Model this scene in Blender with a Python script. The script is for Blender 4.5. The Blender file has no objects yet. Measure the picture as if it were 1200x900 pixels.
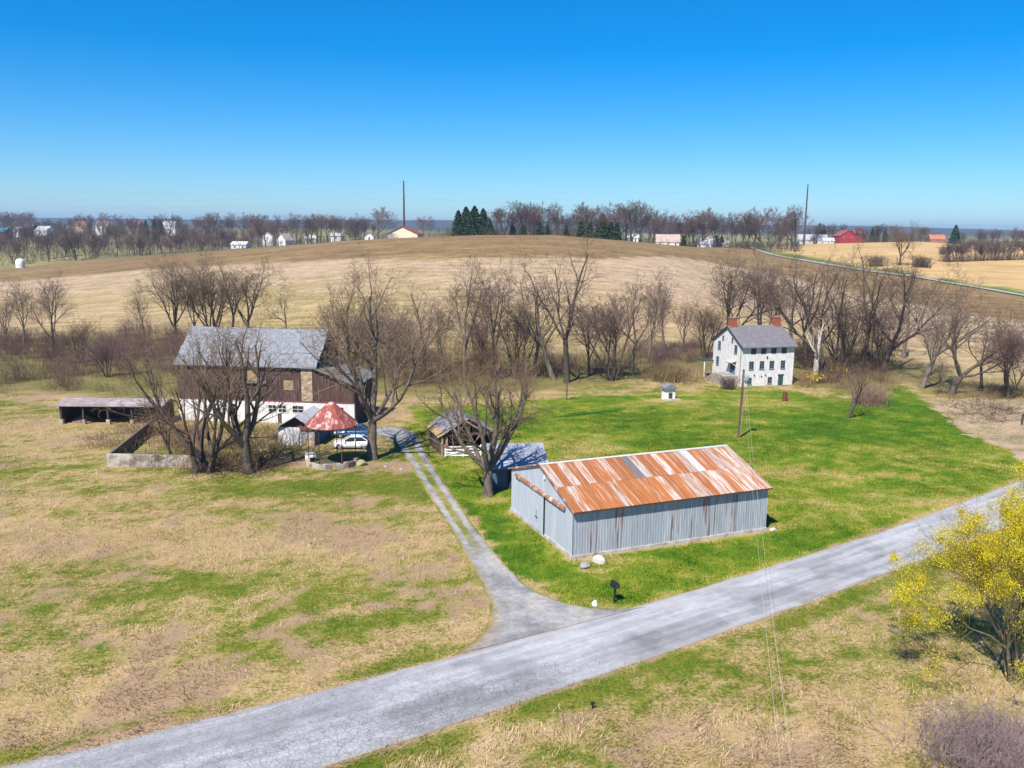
import bpy, math, random
import numpy as np
from mathutils import Matrix, Vector

# ------------------------------------------------------------------ camera
SC = bpy.context.scene
COL = SC.collection
FPX, PITCH, ROLL, CAMH = 1005.0, 0.179, 0.011, 25.0
cam_data = bpy.data.cameras.new('camera')
cam = bpy.data.objects.new('camera', cam_data)
COL.objects.link(cam)
cam_data.sensor_width = 36.0
cam_data.lens = 36.0 * FPX / 1200.0
cam_data.clip_start = 0.5
cam_data.clip_end = 40000
cam.matrix_world = Matrix.Translation((0, 0, CAMH)) @ Matrix.Rotation(math.pi / 2 - PITCH, 4, 'X') @ Matrix.Rotation(ROLL, 4, 'Z')
SC.camera = cam

# ------------------------------------------------------------------ sky, sun, exposure
SUN_EL, SUN_AZ = math.radians(52), math.radians(209)
world = bpy.data.worlds.new('World')
SC.world = world
world.use_nodes = True
wn, wl = world.node_tree.nodes, world.node_tree.links
sky = wn.new('ShaderNodeTexSky')
sky.sky_type = 'NISHITA'
sky.sun_disc = False
sky.sun_elevation = SUN_EL
sky.sun_rotation = SUN_AZ
sky.altitude = 0
sky.air_density = 1.0
sky.dust_density = 0.1
sky.ozone_density = 1.6
hs = wn.new('ShaderNodeHueSaturation')
hs.inputs['Saturation'].default_value = 1.30
hs.inputs['Hue'].default_value = 0.497
bg = wn['Background']
wb = wn.new('ShaderNodeMix')   # one white balance for the whole sky
wb.data_type = 'RGBA'; wb.blend_type = 'MULTIPLY'
wb.inputs[0].default_value = 1.0
wb.inputs[7].default_value = (0.64, 0.89, 1.25, 1)
wl.new(sky.outputs[0], wb.inputs[6])
wl.new(wb.outputs[2], hs.inputs['Color'])
wl.new(hs.outputs[0], bg.inputs['Color'])
bg.inputs['Strength'].default_value = 0.07
sd = bpy.data.lights.new('sun', 'SUN')
sd.energy = 5.0
sd.angle = math.radians(0.5)
sd.color = (1.0, 0.955, 0.88)
sun = bpy.data.objects.new('sun', sd)
COL.objects.link(sun)
sun_dir = Vector((math.sin(SUN_AZ) * math.cos(SUN_EL), math.cos(SUN_AZ) * math.cos(SUN_EL), math.sin(SUN_EL)))
sun.rotation_euler = sun_dir.to_track_quat('Z', 'Y').to_euler()
vs = SC.view_settings
vs.view_transform = 'Standard'
vs.look = 'None'
vs.exposure = 0.74
vs.gamma = 1.0
vs.use_curve_mapping = False
SC.cycles.max_bounces = 6
SC.cycles.transparent_max_bounces = 8

# ------------------------------------------------------------------ survey helpers
_c, _s, _cr, _sr = math.cos(PITCH), math.sin(PITCH), math.cos(ROLL), math.sin(ROLL)


def ray(x, y):
    x -= 600; y -= 450
    u = (x * _cr + y * _sr) / FPX
    v = (-x * _sr + y * _cr) / FPX
    return np.array([u, _c - v * _s, -_s - v * _c])


def sm(a, b, t):
    t = np.clip((t - a) / (b - a), 0, 1)
    return t * t * (3 - 2 * t)


_rs = np.random.RandomState(5)
_perm = _rs.rand(256, 256)


def vnoise(x, y):
    xi = np.floor(x).astype(int); yi = np.floor(y).astype(int)
    fx = x - xi; fy = y - yi
    fx = fx * fx * (3 - 2 * fx); fy = fy * fy * (3 - 2 * fy)
    a = _perm[xi % 256, yi % 256]; b = _perm[(xi + 1) % 256, yi % 256]
    c = _perm[xi % 256, (yi + 1) % 256]; d = _perm[(xi + 1) % 256, (yi + 1) % 256]
    return (a * (1 - fx) + b * fx) * (1 - fy) + (c * (1 - fx) + d * fx) * fy


def fbm(x, y, sc, octv=4, seed=0):
    x = np.asarray(x, float) / sc + seed * 17.3; y = np.asarray(y, float) / sc + seed * 9.1
    s = 0; amp = 1; tot = 0
    for i in range(octv):
        s = s + amp * vnoise(x, y); tot += amp
        x = x * 2.03 + 11.7; y = y * 2.03 + 5.3; amp *= 0.55
    return s / tot


# crest of the ploughed hill: azimuth -> elevation seen from the survey point
_tab = [(-300, 340), (0, 321), (150, 306), (300, 293), (400, 283), (470, 279), (560, 275.5), (650, 275.5), (740, 283), (820, 291), (880, 290),
        (960, 286), (1075, 283), (1150, 288), (1300, 296), (1600, 310)]
_az = np.array([ray(x, y)[0] / ray(x, y)[1] for x, y in _tab])
_el = np.array([ray(x, y)[2] / ray(x, y)[1] for x, y in _tab])
_azc = np.array([ray(780, 300)[0] / ray(780, 300)[1], ray(960, 300)[0] / ray(960, 300)[1]])
YB = 186.0


def terrain(x, y):
    x = np.asarray(x, float); y = np.asarray(y, float)
    ys = np.maximum(y, 60.0)
    az = x / ys
    z0 = -1.5 * sm(75, 145, y) + 0.22 * (fbm(x, y, 22, 2, 3) - 0.5) * sm(88, 120, y)
    yc = 430 + 230 * sm(_azc[0], _azc[1], az)
    el = np.interp(az, _az, _el)
    zc = CAMH + yc * el
    t = np.clip((y - YB) / (yc - YB), 0, 1)
    S = np.sin(math.pi / 2 * t) ** 1.25
    z = z0 + (zc - z0) * S
    zf = np.interp(y, [0, 650, 900, 1500, 2500, 3400, 4300, 5200, 8000], [10, 11, 14, 18.5, 22, 28, 52, 40, 30])
    zf = zf + sm(2600, 4000, y) * (fbm(x, y, 1400, 3, 7) - 0.5) * 46 + sm(700, 1500, y) * (fbm(x, y, 500, 2, 8) - 0.5) * 8
    w = sm(yc, yc + 260, y)
    return z * (1 - w) + zf * w


def tz(x, y):
    return float(terrain(np.array([x]), np.array([y]))[0])


_T = np.concatenate([np.linspace(25, 260, 2400), np.geomspace(260.5, 7000, 3000)])


def at(px, py, z=None):
    """point of the terrain (or of the level z) on the sight line of a photo pixel"""
    d = ray(px, py)
    if z is not None:
        t = (z - CAMH) / d[2]
        return np.array([d[0] * t, d[1] * t, z])
    X = d[0] * _T; Y = d[1] * _T; Z = CAMH + d[2] * _T
    g = terrain(X, Y)
    i = np.argmax(Z < g) if (Z < g).any() else len(_T) - 1
    return np.array([X[i], Y[i], g[i]])


def on(px, Y):
    """ground point at forward distance Y below photo column px"""
    d = ray(px, 300)
    X = d[0] / d[1] * Y
    return np.array([X, Y, tz(X, Y)])


def ppm(p):
    return FPX / (p[1] * _c + (CAMH - p[2]) * _s)


def elev(px, py, Y):
    d = ray(px, py)
    return CAMH + d[2] / d[1] * Y


# ------------------------------------------------------------------ mesh helpers
class MB:
    def __init__(s):
        s.v = []; s.f = []

    def quad(s, *p):
        n = len(s.v); s.v += [tuple(q) for q in p]; s.f.append(tuple(range(n, n + len(p)))); return s

    def box(s, x0, x1, y0, y1, z0, z1):
        n = len(s.v)
        s.v += [(x0, y0, z0), (x1, y0, z0), (x1, y1, z0), (x0, y1, z0), (x0, y0, z1), (x1, y0, z1), (x1, y1, z1), (x0, y1, z1)]
        for f in ((0, 3, 2, 1), (4, 5, 6, 7), (0, 1, 5, 4), (1, 2, 6, 5), (2, 3, 7, 6), (3, 0, 4, 7)):
            s.f.append(tuple(n + i for i in f))
        return s

    def prism(s, poly, d):
        """closed polygon (3d points) pushed by vector d"""
        n = len(s.v); k = len(poly)
        s.v += [tuple(p) for p in poly] + [tuple(p[i] + d[i] for i in range(3)) for p in poly]
        s.f.append(tuple(range(n + k - 1, n - 1, -1))); s.f.append(tuple(range(n + k, n + 2 * k)))
        for i in range(k):
            j = (i + 1) % k
            s.f.append((n + i, n + j, n + k + j, n + k + i))
        return s

    def bar(s, a, b, w, h=None, sides=4):
        a = Vector(a); b = Vector(b); d = (b - a).normalized()
        r = Vector((0, 0, 1)) if abs(d.z) < 0.9 else Vector((1, 0, 0))
        u = d.cross(r).normalized(); v = u.cross(d)
        h = h or w
        n = len(s.v)
        for q in (a, b):
            for i in range(sides):
                t = 2 * math.pi * (i + 0.5) / sides
                k = 1 / math.cos(math.pi / sides) * 0.5
                s.v.append(tuple(q + u * math.cos(t) * w * k + v * math.sin(t) * h * k))
        s.f.append(tuple(n + i for i in range(sides - 1, -1, -1))); s.f.append(tuple(n + sides + i for i in range(sides)))
        for i in range(sides):
            j = (i + 1) % sides
            s.f.append((n + i, n + j, n + sides + j, n + sides + i))
        return s

    def lathe(s, prof, n=16, cx=0, cy=0, axis='z'):
        k = len(s.v)
        for r, z in prof:
            for i in range(n):
                t = 2 * math.pi * i / n
                a, b = r * math.cos(t), r * math.sin(t)
                s.v.append((cx + a, cy + b, z) if axis == 'z' else (cx + a, z, cy + b))
        for j in range(len(prof) - 1):
            for i in range(n):
                i2 = (i + 1) % n
                s.f.append((k + j * n + i, k + j * n + i2, k + (j + 1) * n + i2, k + (j + 1) * n + i))
        return s

    def mesh(s, name, m, smooth=False):
        me = bpy.data.meshes.new(name)
        me.from_pydata(s.v, [], s.f)
        me.materials.append(m)
        if smooth:
            me.polygons.foreach_set('use_smooth', [True] * len(me.polygons))
        me.update()
        return me

    def build(s, name, m, parent=None, smooth=False, bevel=0, loc=None, rot=None):
        o = bpy.data.objects.new(name, s.mesh(name, m, smooth))
        COL.objects.link(o)
        if parent: o.parent = parent
        if loc is not None: o.location = loc
        if rot is not None: o.rotation_euler = rot
        if bevel:
            b = o.modifiers.new('bevel', 'BEVEL'); b.width = bevel; b.segments = 2
        return o


def fast_mesh(name, v, f, m, smooth=False):
    """v (N,3), f (M,3|4) numpy"""
    me = bpy.data.meshes.new(name)
    k = f.shape[1]
    me.vertices.add(len(v)); me.vertices.foreach_set('co', np.ascontiguousarray(v, dtype=np.float32).ravel())
    me.loops.add(f.size); me.loops.foreach_set('vertex_index', np.ascontiguousarray(f, dtype=np.int32).ravel())
    me.polygons.add(len(f)); me.polygons.foreach_set('loop_start', np.arange(0, f.size, k, dtype=np.int32))
    try:
        me.polygons.foreach_set('loop_total', np.full(len(f), k, dtype=np.int32))
    except Exception:
        pass
    if smooth:
        me.polygons.foreach_set('use_smooth', np.ones(len(f), dtype=bool))
    me.materials.append(m)
    me.update(calc_edges=True)
    return me


def vcol(me, col, name='gcol'):
    a = me.color_attributes.new(name, 'FLOAT_COLOR', 'POINT')
    c = np.ones((len(col), 4), np.float32); c[:, :3] = col
    a.data.foreach_set('color', c.ravel())


def link(name, me, parent=None, loc=None, rot=None, scale=None):
    o = bpy.data.objects.new(name, me)
    COL.objects.link(o)
    if parent: o.parent = parent
    if loc is not None: o.location = loc
    if rot is not None: o.rotation_euler = rot
    if scale is not None: o.scale = scale
    return o


def tag(o, label, cat, group=None):
    o['label'] = label; o['category'] = cat
    if group: o['group'] = group
    return o


def kind(o, k, label=None, cat=None):
    o['kind'] = k
    if label: o['label'] = label
    if cat: o['category'] = cat
    return o


def thing(name, label, cat, loc=(0, 0, 0), rz=0, group=None):
    o = bpy.data.objects.new(name, None)
    COL.objects.link(o)
    o.empty_display_size = 0.3
    o.location = loc; o.rotation_euler = (0, 0, rz)
    return tag(o, label, cat, group)


# ------------------------------------------------------------------ materials
MATS = {}


def mat(name, c1, c2=None, scale=2.0, rough=0.85, bump=0.0, bscale=None, stretch=(1, 1, 1), contrast=(0.35, 0.65), metal=0.0, rand=0.0, c3=None, s3=0.4, t3=(0.55, 0.7), detail=5, spec=0.3, coord='Object'):
    if name in MATS: return MATS[name]
    m = bpy.data.materials.new(name); m.use_nodes = True
    n, l = m.node_tree.nodes, m.node_tree.links
    b = n['Principled BSDF']
    b.inputs['Roughness'].default_value = rough
    b.inputs['Metallic'].default_value = metal
    b.inputs['Specular IOR Level'].default_value = spec
    tc = n.new('ShaderNodeTexCoord'); mp = n.new('ShaderNodeMapping')
    mp.inputs['Scale'].default_value = stretch
    l.new(tc.outputs[coord], mp.inputs['Vector'])
    vec = mp.outputs[0]
    oi = n.new('ShaderNodeObjectInfo')
    if rand:
        ad = n.new('ShaderNodeVectorMath'); ad.operation = 'ADD'
        ml = n.new('ShaderNodeVectorMath'); ml.operation = 'SCALE'
        cb = n.new('ShaderNodeCombineXYZ')
        l.new(oi.outputs['Random'], cb.inputs[0]); l.new(oi.outputs['Random'], cb.inputs[1]); l.new(oi.outputs['Random'], cb.inputs[2])
        l.new(cb.outputs[0], ml.inputs[0]); ml.inputs['Scale'].default_value = 57.0
        l.new(vec, ad.inputs[0]); l.new(ml.outputs[0], ad.inputs[1]); vec = ad.outputs[0]

    def noise(sc, lo, hi, det=detail):
        t = n.new('ShaderNodeTexNoise'); t.inputs['Scale'].default_value = sc; t.inputs['Detail'].default_value = det
        t.inputs['Roughness'].default_value = 0.62
        l.new(vec, t.inputs['Vector'])
        r = n.new('ShaderNodeMapRange'); r.inputs[1].default_value = lo; r.inputs[2].default_value = hi
        l.new(t.outputs[0], r.inputs[0])
        return r.outputs[0], t.outputs[0]

    def mix(fac, a, bb):
        x = n.new('ShaderNodeMix'); x.data_type = 'RGBA'
        l.new(fac, x.inputs[0])
        for s, q in ((x.inputs[6], a), (x.inputs[7], bb)):
            if isinstance(q, tuple): s.default_value = (*q, 1)
            else: l.new(q, s)
        return x.outputs[2]
    f1, raw = noise(scale, *contrast)
    col = mix(f1, c1, c2 or tuple(k * 0.75 for k in c1))
    if c3:
        f3, _ = noise(s3, *t3)
        col = mix(f3, col, c3)
    if rand:
        h = n.new('ShaderNodeHueSaturation')
        mr = n.new('ShaderNodeMapRange'); mr.inputs[3].default_value = 1 - rand; mr.inputs[4].default_value = 1 + rand
        l.new(oi.outputs['Random'], mr.inputs[0]); l.new(mr.outputs[0], h.inputs['Value']); l.new(col, h.inputs['Color'])
        col = h.outputs[0]
    l.new(col, b.inputs['Base Color'])
    if bump:
        bp = n.new('ShaderNodeBump'); bp.inputs['Strength'].default_value = bump; bp.inputs['Distance'].default_value = 0.05
        if bscale:
            _, raw = noise(bscale, 0, 1)
        l.new(raw, bp.inputs['Height']); l.new(bp.outputs[0], b.inputs['Normal'])
    MATS[name] = m
    return m


def mat_attr(name, rough=0.95, sc=(9.0, 1.6), amt=(0.55, 1.35), bump=0.35, trans=0.0, flecks=None):
    """vertex colour of the surface itself, broken up by fine noise"""
    if name in MATS: return MATS[name]
    m = bpy.data.materials.new(name); m.use_nodes = True
    n, l = m.node_tree.nodes, m.node_tree.links
    b = n['Principled BSDF']; b.inputs['Roughness'].default_value = rough; b.inputs['Specular IOR Level'].default_value = 0.12
    a = n.new('ShaderNodeAttribute'); a.attribute_name = 'gcol'
    col = a.outputs['Color']
    tc = n.new('ShaderNodeTexCoord')
    hgt = None
    for i, s in enumerate(sc):
        t = n.new('ShaderNodeTexNoise'); t.inputs['Scale'].default_value = s; t.inputs['Detail'].default_value = 6; t.inputs['Roughness'].default_value = 0.68
        l.new(tc.outputs['Object'], t.inputs['Vector'])
        r = n.new('ShaderNodeMapRange'); r.inputs[1].default_value = 0.3; r.inputs[2].default_value = 0.7
        r.inputs[3].default_value = amt[0]; r.inputs[4].default_value = amt[1]
        l.new(t.outputs[0], r.inputs[0])
        x = n.new('ShaderNodeVectorMath'); x.operation = 'SCALE'
        l.new(col, x.inputs[0]); l.new(r.outputs[0], x.inputs['Scale']); col = x.outputs[0]
        if i == 0: hgt = t.outputs[0]
    if flecks:
        t = n.new('ShaderNodeTexNoise'); t.inputs['Scale'].default_value = flecks[0]; t.inputs['Detail'].default_value = 4
        l.new(tc.outputs['Object'], t.inputs['Vector'])
        r = n.new('ShaderNodeMapRange'); r.inputs[1].default_value = 0.58; r.inputs[2].default_value = 0.72
        l.new(t.outputs[0], r.inputs[0])
        x = n.new('ShaderNodeMix'); x.data_type = 'RGBA'; x.inputs[7].default_value = (*flecks[1], 1)
        k = n.new('ShaderNodeMath'); k.operation = 'MULTIPLY'; k.inputs[1].default_value = flecks[2]
        l.new(r.outputs[0], k.inputs[0]); l.new(k.outputs[0], x.inputs[0]); l.new(col, x.inputs[6]); col = x.outputs[2]
    l.new(col, b.inputs['Base Color'])
    if bump:
        bp = n.new('ShaderNodeBump'); bp.inputs['Strength'].default_value = bump; bp.inputs['Distance'].default_value = 0.12
        l.new(hgt, bp.inputs['Height']); l.new(bp.outputs[0], b.inputs['Normal'])
    MATS[name] = m
    return m


BARK = mat('bark_brown', (0.115, 0.087, 0.066), (0.05, 0.037, 0.029), scale=2.5, stretch=(3, 3, 0.6), bump=0.4, rand=0.2)
BARKL = mat('bark_sunbleached', (0.20, 0.16, 0.125), (0.085, 0.065, 0.05), scale=2.5, stretch=(3, 3, 0.6), bump=0.4, rand=0.15)
BARKP = mat('bark_pale_dead', (0.52, 0.46, 0.38), (0.30, 0.25, 0.2), scale=2.0, stretch=(3, 3, 0.6), bump=0.3)
TWIG = mat('twig_brown', (0.165, 0.112, 0.08), (0.095, 0.063, 0.046), scale=0.6, rand=0.18)
TWIGT = mat('twig_tan', (0.245, 0.17, 0.105), (0.14, 0.094, 0.06), scale=0.6, rand=0.15)
TWIGP = mat('twig_mauve', (0.20, 0.12, 0.108), (0.11, 0.065, 0.06), scale=0.6, rand=0.15)

# ------------------------------------------------------------------ plan of roads and ground cover
_U = np.array([at(x, y, 0.0)[:2] for x, y in [(147, 868), (350, 817), (560, 761), (745, 713), (900, 667), (1040, 621), (1180, 569)]])
_L = np.array([at(x, y, 0.0)[:2] for x, y in [(370, 899), (640, 816), (760, 771), (900, 720), (1080, 655), (1200, 609)]])
_rd = np.array([math.cos(math.radians(33)), math.sin(math.radians(33))]); _rn = np.array([-_rd[1], _rd[0]])
_pU = np.polyfit(_U @ _rd, _U @ _rn, 2); _pL = np.polyfit(_L @ _rd, _L @ _rn, 2)


def road_sn(x, y):
    s = x * _rd[0] + y * _rd[1]; n = x * _rn[0] + y * _rn[1]
    a = np.polyval(_pL, s); b = np.polyval(_pU, s)
    return s, (n - a), (b - a)


def road_dist(x, y):
    """signed distance outside the road edge (negative = on the road)"""
    s, n, w = road_sn(x, y)
    return np.maximum(-n, n - w)


def resample(P, N):
    P = np.array(P, float); d = np.r_[0, np.cumsum(np.linalg.norm(np.diff(P, axis=0), axis=1))]
    t = np.linspace(0, d[-1], N)
    Q = np.stack([np.interp(t, d, P[:, i]) for i in range(P.shape[1])], 1)
    for _ in range(6):
        Q[1:-1] = 0.25 * Q[:-2] + 0.5 * Q[1:-1] + 0.25 * Q[2:]
    return Q


NDR = 160
DRL = resample([at(x, y)[:2] for x, y in [(528, 770), (560, 749), (574, 728), (574, 706), (560, 677), (532, 628), (503, 582), (484, 551), (473, 534), (462, 519), (440, 508), (430, 502)]], NDR)
DRR = resample([at(x, y)[:2] for x, y in [(756, 712), (700, 714), (655, 706), (616, 687), (584, 654), (553, 613), (524, 570), (508, 546), (500, 531), (495, 519), (486, 508), (470, 501)]], NDR)
_drc = np.concatenate([DRL, DRR[::-1]])


def inpoly(x, y, P):
    x0 = np.asarray(x); y0 = np.asarray(y); res = np.zeros(x0.shape, bool); Q = np.array(P)
    bb = (x0 >= Q[:, 0].min()) & (x0 <= Q[:, 0].max()) & (y0 >= Q[:, 1].min()) & (y0 <= Q[:, 1].max())
    x = x0[bb]; y = y0[bb]; r = np.zeros(x.shape, bool); j = len(P) - 1
    for i in range(len(P)):
        xi, yi = P[i]; xj, yj = P[j]
        c = ((yi > y) != (yj > y)) & (x < (xj - xi) * (y - yi) / (yj - yi + 1e-12) + xi)
        r ^= c; j = i
    res[bb] = r
    return res


def wpoly(pts): return [tuple(at(x, y)[:2]) for x, y in pts]


LAWN = wpoly([(478, 478), (493, 522), (520, 565), (556, 617), (590, 662), (625, 692), (665, 712), (745, 714), (900, 668), (1040, 622), (1199, 562), (1300, 520),
              (1195, 537), (1135, 506), (1092, 474), (1062, 452), (1030, 462), (1000, 470), (960, 466), (930, 458), (868, 458), (800, 459), (730, 462), (640, 468), (560, 474)])
DIRT = wpoly([(1088, 470), (1128, 502), (1165, 520), (1215, 548), (1300, 560), (1300, 470), (1200, 468), (1140, 466)])
SHED_O, SHED_A = (4.79, 62.58), .389
SHED_A0 = SHED_O; SHED_A1 = (SHED_O[0] + 18.4 * math.cos(SHED_A), SHED_O[1] + 18.4 * math.sin(SHED_A)); SHED_A2 = (SHED_O[0] - 12.4 * math.sin(SHED_A), SHED_O[1] + 12.4 * math.cos(SHED_A))


def seg_dist(x, y, a, b):
    a = np.array(a[:2]); b = np.array(b[:2]); d = b - a; L = d @ d
    t = np.clip(((x - a[0]) * d[0] + (y - a[1]) * d[1]) / L, 0, 1)
    return np.hypot(x - a[0] - t * d[0], y - a[1] - t * d[1])


def band(pts):
    q = [at(x, y) for x, y in pts]
    a = np.array([p[0] / p[1] for p in q]); b = np.array([p[1] for p in q]); o = np.argsort(a)
    a, b = a[o], b[o]
    return lambda x, y: np.interp(x / np.maximum(y, 40), a, b)


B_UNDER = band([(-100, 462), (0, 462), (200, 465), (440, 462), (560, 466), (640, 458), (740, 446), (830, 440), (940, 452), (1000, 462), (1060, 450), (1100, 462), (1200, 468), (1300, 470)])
B_HILL0 = band([(-100, 395), (0, 392), (150, 390), (300, 392), (480, 410), (640, 412), (740, 405), (830, 400), (940, 405), (1060, 425), (1130, 445), (1200, 448), (1300, 450)])
B_HILL1 = band([(-100, 345), (0, 347), (200, 338), (400, 342), (600, 350), (800, 350), (950, 370), (1060, 392), (1200, 410), (1300, 415)])
B_BROWN = band([(-100, 338), (0, 331), (150, 318), (300, 309), (500, 305), (700, 304), (830, 307), (900, 318), (950, 331), (1050, 354), (1200, 378), (1300, 386)])
FARROAD = [(872, 289), (885, 293), (905, 299), (940, 305), (985, 313), (1040, 321), (1100, 330), (1150, 338), (1200, 347), (1290, 362)]
B_FROAD = band(FARROAD)
B_GREENV = band([(x, y - 4.5) for x, y in FARROAD])
AZ_R = float(at(872, 289)[0] / at(872, 289)[1])
# px, py, rx(m), ry(m), change of greenness
BLOBS = [(120, 635, 24, 5, -.55), (60, 700, 10, 3, -.3), (300, 655, 9, 3, -.35), (430, 625, 5, 3, -.5), (30, 500, 9, 8, -.55), (110, 560, 9, 4, -.1), (90, 830, 10, 3, -.5), (300, 790, 8, 2, -.3),
         (290, 572, 22, 3.0, .55), (420, 565, 8, 3, .45), (150, 550, 8, 2, .35), (330, 690, 16, 6, .10), (470, 700, 6, 5, .08), (500, 600, 2.5, 6, .15), (20, 720, 3, 2.5, .35), (240, 760, 7, 1.3, .4),
         (90, 668, 10, 1.2, .2), (60, 585, 9, 2, -.2), (250, 690, 16, 6, .12), (420, 690, 10, 6, .12), (60, 575, 10, 1.0, .15), (100, 605, 10, .8, .12), (400, 535, 6, 2, .5), (340, 520, 5, 3, .2), (200, 530, 8, 3, .35), (30, 470, 10, 5, .0),
         (700, 815, 6, 1.6, .45), (680, 870, 2.5, 2, .4), (660, 850, 2, 1, -.2), (820, 850, 8, 2.5, -.35), (930, 870, 7, 2.5, -.4), (780, 880, 4, 1.2, -.45), (1000, 740, 12, 3, .02), (1020, 830, 5, 3, -.3), (900, 780, 9, 2, .08),
         (1000, 870, 5, 2, -.3), (1090, 800, 4, 4, -.1), (620, 880, 3, 1, -.1)]
_blb = [(at(x, y), rx, ry, a) for x, y, rx, ry, a in BLOBS]
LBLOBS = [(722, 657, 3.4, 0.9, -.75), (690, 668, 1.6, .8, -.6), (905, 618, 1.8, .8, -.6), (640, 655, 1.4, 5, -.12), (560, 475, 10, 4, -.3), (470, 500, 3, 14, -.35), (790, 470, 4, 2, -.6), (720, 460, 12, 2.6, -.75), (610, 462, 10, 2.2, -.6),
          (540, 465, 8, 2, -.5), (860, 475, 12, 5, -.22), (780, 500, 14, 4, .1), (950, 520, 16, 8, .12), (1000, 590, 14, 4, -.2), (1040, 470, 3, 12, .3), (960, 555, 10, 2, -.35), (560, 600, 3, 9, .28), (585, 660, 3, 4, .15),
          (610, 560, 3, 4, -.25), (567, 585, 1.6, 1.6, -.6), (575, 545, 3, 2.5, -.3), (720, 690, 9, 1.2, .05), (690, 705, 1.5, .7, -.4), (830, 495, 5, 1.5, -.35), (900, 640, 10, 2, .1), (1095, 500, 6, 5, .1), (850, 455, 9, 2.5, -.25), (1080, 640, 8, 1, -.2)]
_lbb = [(at(x, y), rx, ry, a) for x, y, rx, ry, a in LBLOBS]
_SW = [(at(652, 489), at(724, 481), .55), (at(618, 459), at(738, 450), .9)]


def ramp(t, stops):
    ts = np.array([s[0] for s in stops]); cs = np.array([s[1] for s in stops])
    return np.stack([np.interp(t, ts, cs[:, i]) for i in range(3)], -1)


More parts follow.
